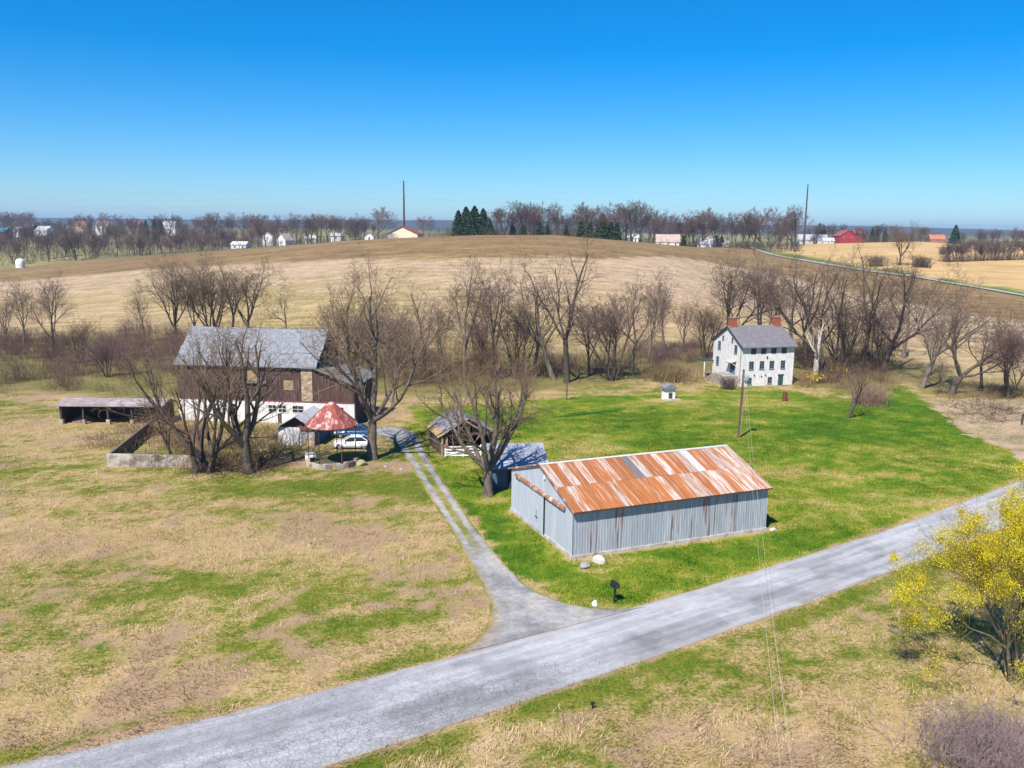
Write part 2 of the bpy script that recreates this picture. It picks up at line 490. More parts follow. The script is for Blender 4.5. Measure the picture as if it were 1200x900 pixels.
def ground_info(x, y):
    """returns colour (N,3), lawn weight, greenness"""
    x = np.asarray(x, float); y = np.asarray(y, float)
    n1 = fbm(x, y, 11, 4, 1); n2 = fbm(x, y, 2.0, 3, 2); n3 = fbm(x, y, 34, 3, 4); ns = fbm(x * .35 + y * .2, y * 1.3 - x * .5, 3.2, 3, 6)
    n4 = fbm(x, y, .8, 2, 13)
    g = 0.50 + (n1 - .5) * .7 + (n2 - .5) * 1.1 + (ns - .5) * 1.0 + (n4 - .5) * 1.1
    for p, rx, ry, a in _blb:
        g = g + a * np.exp(-(((x - p[0]) / rx) ** 2 + ((y - p[1]) / ry) ** 2)) * (.45 + 1.1 * ns)
    rdst = road_dist(x, y)
    g = g + .55 * np.exp(-((rdst - 1.1) / 0.9) ** 2) - .9 * np.exp(-(rdst / .28) ** 2)
    g = np.clip(g, 0, 1.15)
    ST = [(0, (.50, .345, .21)), (.22, (.45, .325, .15)), (.46, (.32, .26, .075)), (.72, (.215, .205, .032)), (.95, (.145, .172, .018)), (1.15, (.075, .135, .010))]
    LN = [(-.1, (.46, .33, .18)), (.15, (.42, .33, .11)), (.38, (.27, .265, .034)), (.6, (.155, .22, .013)), (.85, (.085, .17, .008)), (1.2, (.042, .115, .005))]
    # mown lawn
    gl = 0.66 + (n1 - .5) * .6 + (n2 - .5) * .8 + (n3 - .5) * .6 + (n4 - .5) * .5
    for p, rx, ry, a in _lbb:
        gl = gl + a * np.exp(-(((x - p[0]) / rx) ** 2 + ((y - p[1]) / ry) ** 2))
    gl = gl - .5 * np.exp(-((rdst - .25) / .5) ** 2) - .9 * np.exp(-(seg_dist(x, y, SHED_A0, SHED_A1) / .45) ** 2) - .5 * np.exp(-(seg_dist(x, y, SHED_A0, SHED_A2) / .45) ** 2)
    lw = inpoly(x + (n2 - .5) * 2.6 + (n1 - .5) * 3, y + (ns - .5) * 2.6 + (n4 - .5) * 2, LAWN).astype(float)
    dw = inpoly(x + (n2 - .5) * 5, y + (ns - .5) * 4, DIRT)
    lw[dw] = 0
    dmix = n2 * .6 + ns * .4
    jit = (n1 - .5) * 14 + (n2 - .5) * 5
    rr = fbm(x * .10, y * 1.0, 4, 3, 9)
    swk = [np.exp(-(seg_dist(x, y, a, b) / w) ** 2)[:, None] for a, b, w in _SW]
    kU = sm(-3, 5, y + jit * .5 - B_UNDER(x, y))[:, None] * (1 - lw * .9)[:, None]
    k0 = sm(-12, 12, y + jit - B_HILL0(x, y))[:, None]; k1 = sm(-28, 28, y + jit * 2 - B_HILL1(x, y))[:, None]; k2 = sm(-2, 2, y + jit * .12 - B_BROWN(x, y))[:, None]
    right = ((x / np.maximum(y, 40) > AZ_R) & (y > B_FROAD(x, y)))[:, None]; verge = (y < B_GREENV(x, y))[:, None]
    yc = 430 + 230 * sm(_azc[0], _azc[1], x / np.maximum(y, 60))
    f1 = fbm(x, y, 140, 3, 11); kF = sm(yc + 20, yc + 60, y)[:, None]; kW = sm(1300, 2300, y)[:, None]; wn_ = fbm(x, y, 60, 3, 12)
    soil = (sm(.57, .66, fbm(x, y, 5.5, 4, 51)) * sm(.75, .45, g) * .75)[:, None]
    out = []
    for dg, dl, m, dn in ((0, 0, 1.0, 0), (-.36, -.20, .76, -.14), (.36, .24, 1.2, .14)):
        straw = ramp(np.clip(g + dg, 0, 1.15), ST) * (0.86 + 0.28 * n3)[:, None]
        straw = straw * (1 - soil) + np.array((.37, .25, .17)) * m * soil
        lawn = ramp(gl + dl, LN)
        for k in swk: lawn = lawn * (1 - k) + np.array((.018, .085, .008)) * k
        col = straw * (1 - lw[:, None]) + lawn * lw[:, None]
        dirt = ramp(dmix + dn, [(.25, (.24, .22, .09)), (.45, (.40, .29, .20)), (.7, (.52, .39, .26))])
        col[dw] = dirt[dw]
        col = col * np.array((.78, .76, .74))
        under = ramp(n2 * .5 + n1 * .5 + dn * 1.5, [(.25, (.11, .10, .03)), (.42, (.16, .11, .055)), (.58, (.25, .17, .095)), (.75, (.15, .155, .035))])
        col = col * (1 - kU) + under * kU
        h0 = ramp(n3 * .4 + n1 * .3 + rr * .3 + dn, [(.3, (.235, .19, .06)), (.46, (.31, .23, .105)), (.7, (.365, .26, .15))]) * m
        h1 = ramp(n3 * .25 + n1 * .35 + rr * .4 + dn, [(.25, (.26, .20, .095)), (.42, (.345, .245, .145)), (.75, (.41, .295, .20))]) * m
        h2 = ramp(n1 * .4 + rr * .6 + dn, [(.3, (.14, .083, .04)), (.5, (.21, .13, .062)), (.72, (.245, .17, .075))]) * m
        col = col * (1 - k0) + h0 * k0; col = col * (1 - k1) + h1 * k1; col = col * (1 - k2) + h2 * k2
        gold = ramp(n1 * .5 + rr * .5 + dn, [(.3, (.38, .25, .105)), (.55, (.47, .31, .135)), (.75, (.52, .355, .17))])
        gold = np.where(verge, np.array((.09, .14, .028)), gold)
        col = np.where(right, gold, col)
        far = ramp(f1 + dn * .5, [(.25, (.10, .105, .04)), (.42, (.17, .14, .08)), (.5, (.30, .24, .12)), (.6, (.16, .19, .05)), (.8, (.24, .17, .11))])
        col = col * (1 - kF) + far * kF
        wood = ramp(wn_, [(.3, (.035, .045, .035)), (.7, (.085, .08, .065))])
        col = col * (1 - kW) + wood * kW
        out.append(np.clip(col, 0.004, .8))
    return out[0], lw, np.where(lw > 0.5, gl, g), out[1], out[2], k0[:, 0]


def ground_mat():
    """two shades of every cover stored on the sheet, speckled together by noise"""
    m = bpy.data.materials.new('ground_cover'); m.use_nodes = True
    n, l = m.node_tree.nodes, m.node_tree.links
    b = n['Principled BSDF']; b.inputs['Roughness'].default_value = .95; b.inputs['Specular IOR Level'].default_value = .1
    tc = n.new('ShaderNodeTexCoord')
    acc = None; fine = None
    for s_, w in ((4.5, .46), (1.4, .32), (.22, .22)):
        t = n.new('ShaderNodeTexNoise'); t.inputs['Scale'].default_value = s_; t.inputs['Detail'].default_value = 5; t.inputs['Roughness'].default_value = .66
        l.new(tc.outputs['Object'], t.inputs['Vector'])
        k = n.new('ShaderNodeMath'); k.operation = 'MULTIPLY'; k.inputs[1].default_value = w; l.new(t.outputs[0], k.inputs[0])
        if acc is None: acc = k.outputs[0]
        else:
            ad = n.new('ShaderNodeMath'); ad.operation = 'ADD'; l.new(acc, ad.inputs[0]); l.new(k.outputs[0], ad.inputs[1]); acc = ad.outputs[0]
    r = n.new('ShaderNodeMapRange'); r.interpolation_type = 'SMOOTHSTEP'; r.inputs[1].default_value = .43; r.inputs[2].default_value = .57; l.new(acc, r.inputs[0])
    x = n.new('ShaderNodeMix'); x.data_type = 'RGBA'
    for i, nm in ((6, 'gcol'), (7, 'gcol2')):
        a = n.new('ShaderNodeAttribute'); a.attribute_name = nm; l.new(a.outputs['Color'], x.inputs[i])
    l.new(r.outputs[0], x.inputs[0]); col = x.outputs[2]
    t = n.new('ShaderNodeTexNoise'); t.inputs['Scale'].default_value = 10; t.inputs['Detail'].default_value = 6; t.inputs['Roughness'].default_value = .7
    l.new(tc.outputs['Object'], t.inputs['Vector'])
    r2 = n.new('ShaderNodeMapRange'); r2.inputs[1].default_value = .3; r2.inputs[2].default_value = .7; r2.inputs[3].default_value = .55; r2.inputs[4].default_value = 1.42; l.new(t.outputs[0], r2.inputs[0])
    v = n.new('ShaderNodeVectorMath'); v.operation = 'SCALE'; l.new(col, v.inputs[0]); l.new(r2.outputs[0], v.inputs['Scale'])
    # stubble swaths along the contour of the hill
    mp = n.new('ShaderNodeMapping'); mp.inputs['Scale'].default_value = (.045, .55, .55); l.new(tc.outputs['Object'], mp.inputs[0])
    t3 = n.new('ShaderNodeTexNoise'); t3.inputs['Scale'].default_value = 1.0; t3.inputs['Detail'].default_value = 6; t3.inputs['Roughness'].default_value = .75; l.new(mp.outputs[0], t3.inputs['Vector'])
    r3 = n.new('ShaderNodeMapRange'); r3.inputs[1].default_value = .32; r3.inputs[2].default_value = .68; r3.inputs[3].default_value = .62; r3.inputs[4].default_value = 1.34; l.new(t3.outputs[0], r3.inputs[0])
    ha = n.new('ShaderNodeAttribute'); ha.attribute_name = 'hill'
    mxh = n.new('ShaderNodeMix'); mxh.data_type = 'FLOAT'; mxh.inputs[2].default_value = 1.0; l.new(ha.outputs['Fac'], mxh.inputs[0]); l.new(r3.outputs[0], mxh.inputs[3])
    v2 = n.new('ShaderNodeVectorMath'); v2.operation = 'SCALE'; l.new(v.outputs[0], v2.inputs[0]); l.new(mxh.outputs[0], v2.inputs['Scale'])
    l.new(v2.outputs[0], b.inputs['Base Color'])
    bp = n.new('ShaderNodeBump'); bp.inputs['Strength'].default_value = .7; bp.inputs['Distance'].default_value = .15; l.new(acc, bp.inputs['Height'])
    l.new(bp.outputs[0], b.inputs['Normal'])
    return m


# ------------------------------------------------------------------ ground sheet
def graded(lo, hi, step, far_lo, far_hi, gr):
    core = list(np.arange(lo, hi + step / 2, step))
    a = []; d = step; x = lo
    while x > far_lo: d *= gr; x -= d; a.append(x)
    b = []; d = step; x = hi
    while x < far_hi: d *= gr; x += d; b.append(x)
    return np.array(a[::-1] + core + b)


gx = graded(-66, 76, 0.6, -6500, 6500, 1.10)
gy = graded(32, 150, 0.6, -400, 8500, 1.03)
GX, GY = np.meshgrid(gx, gy)
GZ = terrain(GX.ravel(), GY.ravel())
V = np.stack([GX.ravel(), GY.ravel(), GZ], 1)
nx, ny = len(gx), len(gy)
ii = (np.arange(ny - 1)[:, None] * nx + np.arange(nx - 1)[None, :]).ravel()
Fq = np.stack([ii, ii + 1, ii + nx + 1, ii + nx], 1)
GROUND = ground_mat()
me = fast_mesh('ground', V, Fq, GROUND, smooth=True)
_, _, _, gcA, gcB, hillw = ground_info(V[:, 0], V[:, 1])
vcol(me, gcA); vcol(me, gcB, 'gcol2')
ha = me.attributes.new('hill', 'FLOAT', 'POINT'); ha.data.foreach_set('value', hillw.astype(np.float32))
ground = kind(link('ground', me), 'structure')

# ------------------------------------------------------------------ asphalt road
def strip_mesh(name, rows, m, colors=None, uvs=None):
    """rows: (N,K,3)"""
    N, K = rows.shape[:2]
    i = (np.arange(N - 1)[:, None] * K + np.arange(K - 1)[None, :]).ravel()
    me = fast_mesh(name, rows.reshape(-1, 3), np.stack([i, i + 1, i + K + 1, i + K], 1), m, True)
    if colors is not None: vcol(me, colors.reshape(-1, 3))
    if uvs is not None:
        uv = me.uv_layers.new(name='UVMap'); li = np.zeros(len(me.loops), np.int32); me.loops.foreach_get('vertex_index', li)
        uv.data.foreach_set('uv', uvs.reshape(-1, 2)[li].astype(np.float32).ravel())
    return me


def road_mat():
    m = bpy.data.materials.new('worn_asphalt'); m.use_nodes = True
    n, l = m.node_tree.nodes, m.node_tree.links
    b = n['Principled BSDF']; b.inputs['Roughness'].default_value = 0.85; b.inputs['Specular IOR Level'].default_value = 0.25
    a = n.new('ShaderNodeAttribute'); a.attribute_name = 'gcol'
    uv = n.new('ShaderNodeUVMap'); uv.uv_map = 'UVMap'
    tc = n.new('ShaderNodeTexCoord')
    mp = n.new('ShaderNodeMapping'); mp.inputs['Scale'].default_value = (0.12, 1.6, 1); l.new(uv.outputs[0], mp.inputs[0])
    col = a.outputs['Color']
    for vec, s, lo, hi in ((mp.outputs[0], 1.0, .74, 1.24), (tc.outputs['Object'], 1.2, .86, 1.12), (tc.outputs['Object'], 26.0, .84, 1.14)):
        t = n.new('ShaderNodeTexNoise'); t.inputs['Scale'].default_value = s; t.inputs['Detail'].default_value = 6; t.inputs['Roughness'].default_value = .65
        l.new(vec, t.inputs['Vector'])
        r = n.new('ShaderNodeMapRange'); r.inputs[1].default_value = .3; r.inputs[2].default_value = .7; r.inputs[3].default_value = lo; r.inputs[4].default_value = hi
        l.new(t.outputs[0], r.inputs[0])
        x = n.new('ShaderNodeVectorMath'); x.operation = 'SCALE'; l.new(col, x.inputs[0]); l.new(r.outputs[0], x.inputs['Scale']); col = x.outputs[0]
    hgt = t.outputs[0]
    # alligator cracks, strongest in the wheel paths of the nearer lane
    wob = n.new('ShaderNodeTexNoise'); wob.inputs['Scale'].default_value = 1.5; l.new(tc.outputs['Object'], wob.inputs['Vector'])
    vm = n.new('ShaderNodeVectorMath'); vm.operation = 'MULTIPLY_ADD'; vm.inputs[1].default_value = (.5, .5, .5)
    l.new(wob.outputs['Color'], vm.inputs[0]); l.new(tc.outputs['Object'], vm.inputs[2])
    crk = None
    for sc_, wd in ((1.3, .035), (3.4, .07)):
        vo = n.new('ShaderNodeTexVoronoi'); vo.feature = 'DISTANCE_TO_EDGE'; vo.inputs['Scale'].default_value = sc_
        l.new(vm.outputs[0], vo.inputs['Vector'])
        r = n.new('ShaderNodeMapRange'); r.inputs[1].default_value = 0.0; r.inputs[2].default_value = wd; r.inputs[3].default_value = 1; r.inputs[4].default_value = 0
        l.new(vo.outputs['Distance'], r.inputs[0])
        if crk is None: crk = r.outputs[0]
        else:
            mx = n.new('ShaderNodeMath'); mx.operation = 'MAXIMUM'; l.new(crk, mx.inputs[0]); l.new(r.outputs[0], mx.inputs[1]); crk = mx.outputs[0]
    ca = n.new('ShaderNodeAttribute'); ca.attribute_name = 'crack'
    k = n.new('ShaderNodeMath'); k.operation = 'MULTIPLY'; l.new(crk, k.inputs[0]); l.new(ca.outputs['Fac'], k.inputs[1])
    x = n.new('ShaderNodeMix'); x.data_type = 'RGBA'; x.inputs[7].default_value = (.07, .07, .075, 1)
    l.new(k.outputs[0], x.inputs[0]); l.new(col, x.inputs[6])
    l.new(x.outputs[2], b.inputs['Base Color'])
    bp = n.new('ShaderNodeBump'); bp.inputs['Strength'].default_value = .25; bp.inputs['Distance'].default_value = .02
    l.new(hgt, bp.inputs['Height']); l.new(bp.outputs[0], b.inputs['Normal'])
    return m


ss = np.linspace(-22, 118, 420); K = 25
rows = np.zeros((len(ss), K, 3)); rc = np.zeros((len(ss), K, 3)); ru = np.zeros((len(ss), K, 2)); crack = np.zeros((len(ss), K))
for i, s in enumerate(ss):
    a = np.polyval(_pL, s) - .12 + .3 * (fbm([s], [3.], 2.2, 3, 20)[0] - .5); b = np.polyval(_pU, s) + .12 + .3 * (fbm([s], [9.], 2.2, 3, 21)[0] - .5)
    t = np.linspace(0, 1, K); nn = a + (b - a) * t
    rows[i, :, 0] = s * _rd[0] + nn * _rn[0]; rows[i, :, 1] = s * _rd[1] + nn * _rn[1]
    rows[i, :, 2] = terrain(rows[i, :, 0], rows[i, :, 1]) + 0.022 + .05 * np.sin(t * math.pi)
    ru[i, :, 0] = s; ru[i, :, 1] = nn - a
    base = np.array((.315, .31, .322))
    wheel = np.exp(-((t - .2) / .07) ** 2) * .14 + np.exp(-((t - .40) / .07) ** 2) * .16 + np.exp(-((t - .64) / .06) ** 2) * .08 + np.exp(-((t - .84) / .05) ** 2) * .08 + np.exp(-((t - .72) / .16) ** 2) * -.10 + np.exp(-((t - .5) / .06) ** 2) * -.05
    edge = np.exp(-(t / .035) ** 2) + np.exp(-((1 - t) / .03) ** 2)
    c = base[None] * (1 - wheel)[:, None]
    pn = fbm(np.full(K, s), (nn - a) * 1.6, 5.0, 3, 24)
    c = c * (1 - .20 * sm(.54, .60, pn) * sm(.95, .8, t) + .10 * sm(.42, .36, pn))[:, None]
    rep = sm(33.2, 33.6, s) * sm(40.5, 40.0, s) * sm(.04, .07, t) * sm(.47, .43, t)      # old repair by the drive mouth
    c = c * (1 - .22 * rep)[:, None]
    e = (edge * .75)[:, None]
    rc[i] = c * (1 - e) + np.array((.27, .215, .15)) * e
    crack[i] = .62 * np.clip(.05 + np.exp(-((t - .27) / .2) ** 2) * .9 * sm(44, 20, np.array([s]))[0] + .6 * sm(34, 14, np.array([s]))[0], 0, 1)
ROADM = road_mat()
me = strip_mesh('road', rows, ROADM, rc, ru)
ca = me.attributes.new('crack', 'FLOAT', 'POINT'); ca.data.foreach_set('value', crack.astype(np.float32).ravel())
road = kind(link('road', me), 'structure')

# ------------------------------------------------------------------ gravel driveway
K = 33
t = np.linspace(0, 1, K)
P = DRL[:, None, :] * (1 - t)[None, :, None] + DRR[:, None, :] * t[None, :, None]
px_, py_ = P[..., 0].ravel(), P[..., 1].ravel()
zz = terrain(px_, py_).reshape(P.shape[:2])
al = np.linspace(0, 1, NDR)[:, None] * np.ones((1, K)); tt = np.ones((NDR, 1)) * t[None]
nj = fbm(px_, py_, 1.1, 3, 31).reshape(al.shape) - .5; nk = fbm(px_, py_, .5, 2, 32).reshape(al.shape) - .5
merge = sm(.36, .22, al) + sm(.82, .9, al)
track = np.exp(-((tt - .23 + nj * .1) / .135) ** 4) + np.exp(-((tt - .77 + nj * .1) / .135) ** 4)
apron = sm(0.0, .10, tt + nj * .10) * sm(1.0, .93, tt + nj * .10)
gw = np.clip(np.maximum(track, merge * apron) + nk * .5, 0, 1)
gw = np.where((tt < .02) | (tt > .98), 0, gw)[..., None]
gcv = ramp(fbm(px_, py_, 1.6, 3, 33), [(.3, (.20, .195, .20)), (.55, (.30, .29, .29)), (.75, (.36, .33, .30))]).reshape(*al.shape, 3)
brn = np.exp(-((tt - .05) / .1) ** 2) * sm(.5, .3, al)
gcv = gcv * (1 - .6 * brn[..., None]) + np.array((.30, .20, .12)) * .6 * brn[..., None]
grs = ramp(fbm(px_, py_, 1.5, 3, 34), [(.3, (.10, .125, .016)), (.55, (.20, .185, .035)), (.75, (.27, .215, .085))]).reshape(*al.shape, 3)
dcol = gcv * gw + grs * (1 - gw)
onroad = np.clip(-road_dist(px_, py_), 0, 1).reshape(al.shape)
kr = np.clip(onroad * 1.1, 0, 1)[..., None]
dcol = dcol * (1 - kr) + np.array((.30, .295, .305)) * kr
rise = np.minimum(1, np.minimum(tt, 1 - tt) * 8)
rows = np.concatenate([P, (zz + .012 + .035 * rise + .04 * np.clip(onroad * 3, 0, 1))[..., None]], -1)
DRIVE = mat_attr('driveway_gravel', sc=(14.0, 1.8), amt=(0.72, 1.25), bump=0.4)
me = strip_mesh('driveway', rows, DRIVE, dcol)
drive = kind(link('driveway', me), 'structure')

# ------------------------------------------------------------------ far road along the hill
q = resample([at(x, y) for x, y in FARROAD], 120)
tg = np.gradient(q, axis=0); tg /= np.linalg.norm(tg[:, :2], axis=1)[:, None]
nrm = np.stack([-tg[:, 1], tg[:, 0]], 1)
rows = np.zeros((120, 3, 3))
for j, o in enumerate((-1.9, 0, 1.9)):
    rows[:, j, :2] = q[:, :2] + nrm * o
    rows[:, j, 2] = terrain(rows[:, j, 0], rows[:, j, 1]) + .35
farroad = kind(link('far_road', strip_mesh('far_road', rows, mat('pale_asphalt', (.34, .31, .28), (.29, .26, .23), scale=.3))), 'structure')

# ------------------------------------------------------------------ grass
BUILT = []   # footprints kept clear of grass: (origin, angle, x0,x1,y0,y1)
SHED_O, SHED_A = (4.79, 62.58), .389
BUILT.append((SHED_O, SHED_A, -.1, 18.3, -.1, 12.5))


def clear(x, y):
    ok = np.ones(len(x), bool)
    for o, a, x0, x1, y0, y1 in BUILT:
        lx = (x - o[0]) * math.cos(a) + (y - o[1]) * math.sin(a); ly = -(x - o[0]) * math.sin(a) + (y - o[1]) * math.cos(a)
        ok &= ~((lx > x0) & (lx < x1) & (ly > y0) & (ly < y1))
    return ok


_lc = np.mean(LAWN, axis=0)
LAWN1 = [tuple(_lc + (np.array(q) - _lc) * .93) for q in LAWN]; LAWN2 = [tuple(_lc + (np.array(q) - _lc) * 1.06) for q in LAWN]


def grass(name, label, n, seed, want_lawn):
    r = np.random.RandomState(seed)
    # density falls with distance from the camera side of the land
    nc = n * (6 if want_lawn else 3)
    Y = 34 + 92 * r.rand(nc) ** (1.2 if want_lawn else 1.7)
    X = (r.rand(nc) - .5) * (60 + Y * 1.25)
    ok = (road_dist(X, Y) > .12) & ~inpoly(X, Y, _drc) & clear(X, Y)
    ok &= (inpoly(X, Y, LAWN2) if want_lawn else ~inpoly(X, Y, LAWN1))
    X, Y = X[ok], Y[ok]
    clump = fbm(X, Y, 1.3, 3, 41)
    sel = (r.rand(len(X)) < np.clip((clump - .3) * 3.2, .12, 1))
    X, Y = X[sel][:int(n * 1.12)], Y[sel][:int(n * 1.12)]
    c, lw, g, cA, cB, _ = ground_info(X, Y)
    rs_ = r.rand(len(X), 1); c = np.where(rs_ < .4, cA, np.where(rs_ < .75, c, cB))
    sel = (lw > .5) if want_lawn else (lw <= .5)
    X, Y, c, g = X[sel][:n], Y[sel][:n], c[sel][:n], g[sel][:n]
    n = len(X); Z = terrain(X, Y) - .01
    flow = (fbm(X, Y, 6, 2, 43) - .5) * 9
    az = flow + r.normal(0, .9, n)
    if want_lawn:
        ln = .07 + .16 * r.rand(n) ** 2; wd = .03 + .025 * r.rand(n); tilt = np.radians(r.uniform(35, 85, n))
        col = c * (0.7 + .75 * r.rand(n))[:, None]
    else:
        dry = np.clip(1.05 - g, 0.08, 1)
        ln = (.09 + .26 * r.rand(n) ** 1.8) * (0.6 + .8 * dry); wd = .016 + .018 * r.rand(n); tilt = np.radians(r.uniform(5, 48, n))
        pale = np.array((.50, .38, .21)); col = c * (0.72 + .6 * r.rand(n))[:, None]
        k = (r.rand(n) < .24 * dry)[:, None]; col = np.where(k, pale * (0.7 + .5 * r.rand(n))[:, None], col)
        k = (r.rand(n) < .13)[:, None]; col = np.where(k, np.array((.13, .075, .04)) * (0.7 + .8 * r.rand(n))[:, None], col)
        k = (r.rand(n) < .16 + .25 * np.clip(g - .4, 0, 1))[:, None]; col = np.where(k, np.array((.11, .145, .012)) * (0.6 + .8 * r.rand(n))[:, None], col)
    dx, dy = np.cos(az), np.sin(az); ct, st = np.cos(tilt), np.sin(tilt)
    B = np.stack([X, Y, Z], 1); D = np.stack([dx * ct, dy * ct, st], 1) * ln[:, None]; W = np.stack([-dy, dx, 0 * dx], 1) * wd[:, None]
    lift = np.zeros((n, 3)); lift[:, 2] = r.rand(n) * .05
    V = np.stack([B - W * .6 + lift * 0, B + W * .6, B + D + W * .3 + lift, B + D - W * .3 + lift], 1).reshape(-1, 3)
    Fc = np.arange(n * 4).reshape(-1, 4)
    me = fast_mesh(name, V, Fc, mat_attr('grass_blades', sc=(2.0,), amt=(.85, 1.15), bump=0))
    vcol(me, np.repeat(np.clip(col, .004, .85), 4, 0))
    o = link(name, me)
    return kind(o, 'stuff', label, 'grass')

# ------------------------------------------------------------------ building materials
GALV = mat('galvanised_sheet', (.43, .45, .49), (.27, .29, .33), scale=1.0, stretch=(7, .5, 1), rough=.55, metal=.15, rand=.10, c3=(.20, .115, .085), s3=.9, t3=(.64, .74), contrast=(.3, .7))
GALVG = mat('galvanised_gable', (.46, .49, .53), (.34, .37, .42), scale=1.0, stretch=(6, .45, 1), rough=.55, metal=.15, rand=.07, contrast=(.3, .7))
RUSTA = mat('roof_rust_heavy', (.40, .31, .265), (.31, .108, .03), scale=1.0, stretch=(5, .34, 1), rough=.7, rand=.16, contrast=(.27, .48), c3=(.24, .075, .035), s3=1.7, t3=(.57, .70))
RUSTB = mat('roof_rust_light', (.45, .39, .36), (.31, .13, .052), scale=1.0, stretch=(6, .42, 1), rough=.65, rand=.14, contrast=(.40, .60), c3=(.25, .085, .05), s3=2.0, t3=(.62, .74))
ZINC = mat('roof_zinc_clean', (.48, .47, .48), (.40, .385, .39), scale=1.0, stretch=(5, .4, 1), rough=.5, rand=.05)
DARKS = mat('roof_dark_sheet', (.16, .15, .17), (.10, .09, .10), scale=1.0, stretch=(5, .4, 1))
RUSTT = mat('rust_trim', (.33, .15, .075), (.19, .075, .045), scale=3.0, c3=(.5, .43, .4), s3=1.2, t3=(.55, .66))
CONC = mat('pale_concrete', (.52, .47, .42), (.30, .26, .22), scale=1.6, bump=.3, c3=(.20, .17, .13), s3=.8, t3=(.58, .74))
CONCW = mat('limewashed_concrete', (.46, .41, .35), (.27, .23, .19), scale=1.2, bump=.3, c3=(.16, .12, .095), s3=.6, t3=(.48, .64))
TIMBER = mat('dark_timber', (.085, .06, .05), (.045, .03, .027), scale=3, stretch=(6, 6, .5))
BARNW = mat('barn_boards', (.135, .072, .06), (.035, .02, .021), scale=1.2, stretch=(7, 7, .25), bump=.3, contrast=(.36, .6), c3=(.25, .19, .175), s3=1.3, t3=(.56, .70))
SLATE = mat('barn_slate', (.235, .24, .26), (.135, .14, .158), scale=2.6, bump=.5, contrast=(.36, .64), c3=(.13, .135, .16), s3=1.1, t3=(.62, .70))
SLATEH = mat('house_slate', (.165, .155, .165), (.115, .107, .117), scale=5, bump=.35, c3=(.21, .19, .19), s3=1.2, t3=(.55, .7))
LIME = mat('white_limewash', (.68, .66, .64), (.53, .50, .475), scale=1.1, bump=.25, contrast=(.4, .68), c3=(.33, .25, .225), s3=1.9, t3=(.57, .74), stretch=(1.6, 1.6, .6))
WHITE = mat('white_paint', (.78, .77, .75), (.62, .60, .57), scale=2.2, contrast=(.45, .75))
WHITES = mat('white_siding_worn', (.74, .72, .70), (.50, .46, .43), scale=1.2, stretch=(5, 5, .5), contrast=(.45, .7), c3=(.28, .22, .19), s3=1.5, t3=(.62, .72))
STONE = None
BRICK = mat('chimney_brick', (.36, .105, .055), (.23, .06, .035), scale=6, bump=.5, stretch=(1, 1, 2.4), c3=(.42, .30, .25), s3=2.5, t3=(.62, .72))
GLASS = mat('dark_pane', (.03, .035, .045), (.015, .018, .022), scale=2, rough=.12, spec=.6)
FRAMEB = mat('bluegrey_frame', (.20, .26, .30), (.14, .18, .21), scale=4)
BLUEW = mat('blue_wall_and_shade', (.10, .15, .23), (.055, .08, .13), scale=1.2, stretch=(5, 5, .5), rough=.6)
ROOFG = mat('grey_sheet_roof', (.36, .37, .42), (.27, .28, .33), scale=1.2, stretch=(.6, 4, 1), rough=.6, c3=(.24, .20, .19), s3=1.0, t3=(.62, .74), rand=.08)
PLANKG = mat('weathered_plank', (.30, .28, .285), (.17, .155, .16), scale=1.5, stretch=(.5, 6, 1), contrast=(.35, .65), c3=(.36, .26, .16), s3=.8, t3=(.58, .7))
TANW = mat('tan_wood', (.40, .285, .16), (.27, .18, .095), scale=2, stretch=(4, 4, .6))
REDR = mat('red_rust_panel', (.31, .085, .065), (.22, .05, .042), scale=.8, stretch=(2.2, 2.2, .5), rough=.5, rand=.15, contrast=(.4, .6), c3=(.43, .31, .28), s3=.75, t3=(.53, .60))
BLACKM = mat('black_metal', (.02, .02, .022), (.012, .012, .014), scale=4, rough=.5)
POLEW = mat('utility_pole_wood', (.17, .085, .055), (.10, .05, .035), scale=2, stretch=(4, 4, .3))


def stone_mat(name, cs, scale=2.2):
    m = bpy.data.materials.new(name); m.use_nodes = True
    n, l = m.node_tree.nodes, m.node_tree.links
    b = n['Principled BSDF']; b.inputs['Roughness'].default_value = .9
    tc = n.new('ShaderNodeTexCoord'); mp = n.new('ShaderNodeMapping'); mp.inputs['Scale'].default_value = (1, 1, 1.6)
    l.new(tc.outputs['Object'], mp.inputs[0])
    v = n.new('ShaderNodeTexVoronoi'); v.inputs['Scale'].default_value = scale; l.new(mp.outputs[0], v.inputs['Vector'])
    r = n.new('ShaderNodeValToRGB'); sep = n.new('ShaderNodeSeparateColor'); l.new(v.outputs['Color'], sep.inputs[0]); l.new(sep.outputs[0], r.inputs[0])
    r.color_ramp.elements[0].color = (*cs[0], 1); r.color_ramp.elements[1].color = (*cs[2], 1)
    e = r.color_ramp.elements.new(.5); e.color = (*cs[1], 1)
    d = n.new('ShaderNodeTexVoronoi'); d.feature = 'DISTANCE_TO_EDGE'; d.inputs['Scale'].default_value = scale; l.new(mp.outputs[0], d.inputs['Vector'])
    k = n.new('ShaderNodeMapRange'); k.inputs[2].default_value = .09; l.new(d.outputs['Distance'], k.inputs[0])
    x = n.new('ShaderNodeMix'); x.data_type = 'RGBA'; x.inputs[6].default_value = (.33, .27, .2, 1); l.new(k.outputs[0], x.inputs[0]); l.new(r.outputs[0], x.inputs[7])
    l.new(x.outputs[2], b.inputs['Base Color'])
    bp = n.new('ShaderNodeBump'); bp.inputs['Distance'].default_value = .06; bp.inputs['Strength'].default_value = .7
    l.new(k.outputs[0], bp.inputs['Height']); l.new(bp.outputs[0], b.inputs['Normal'])
    return m


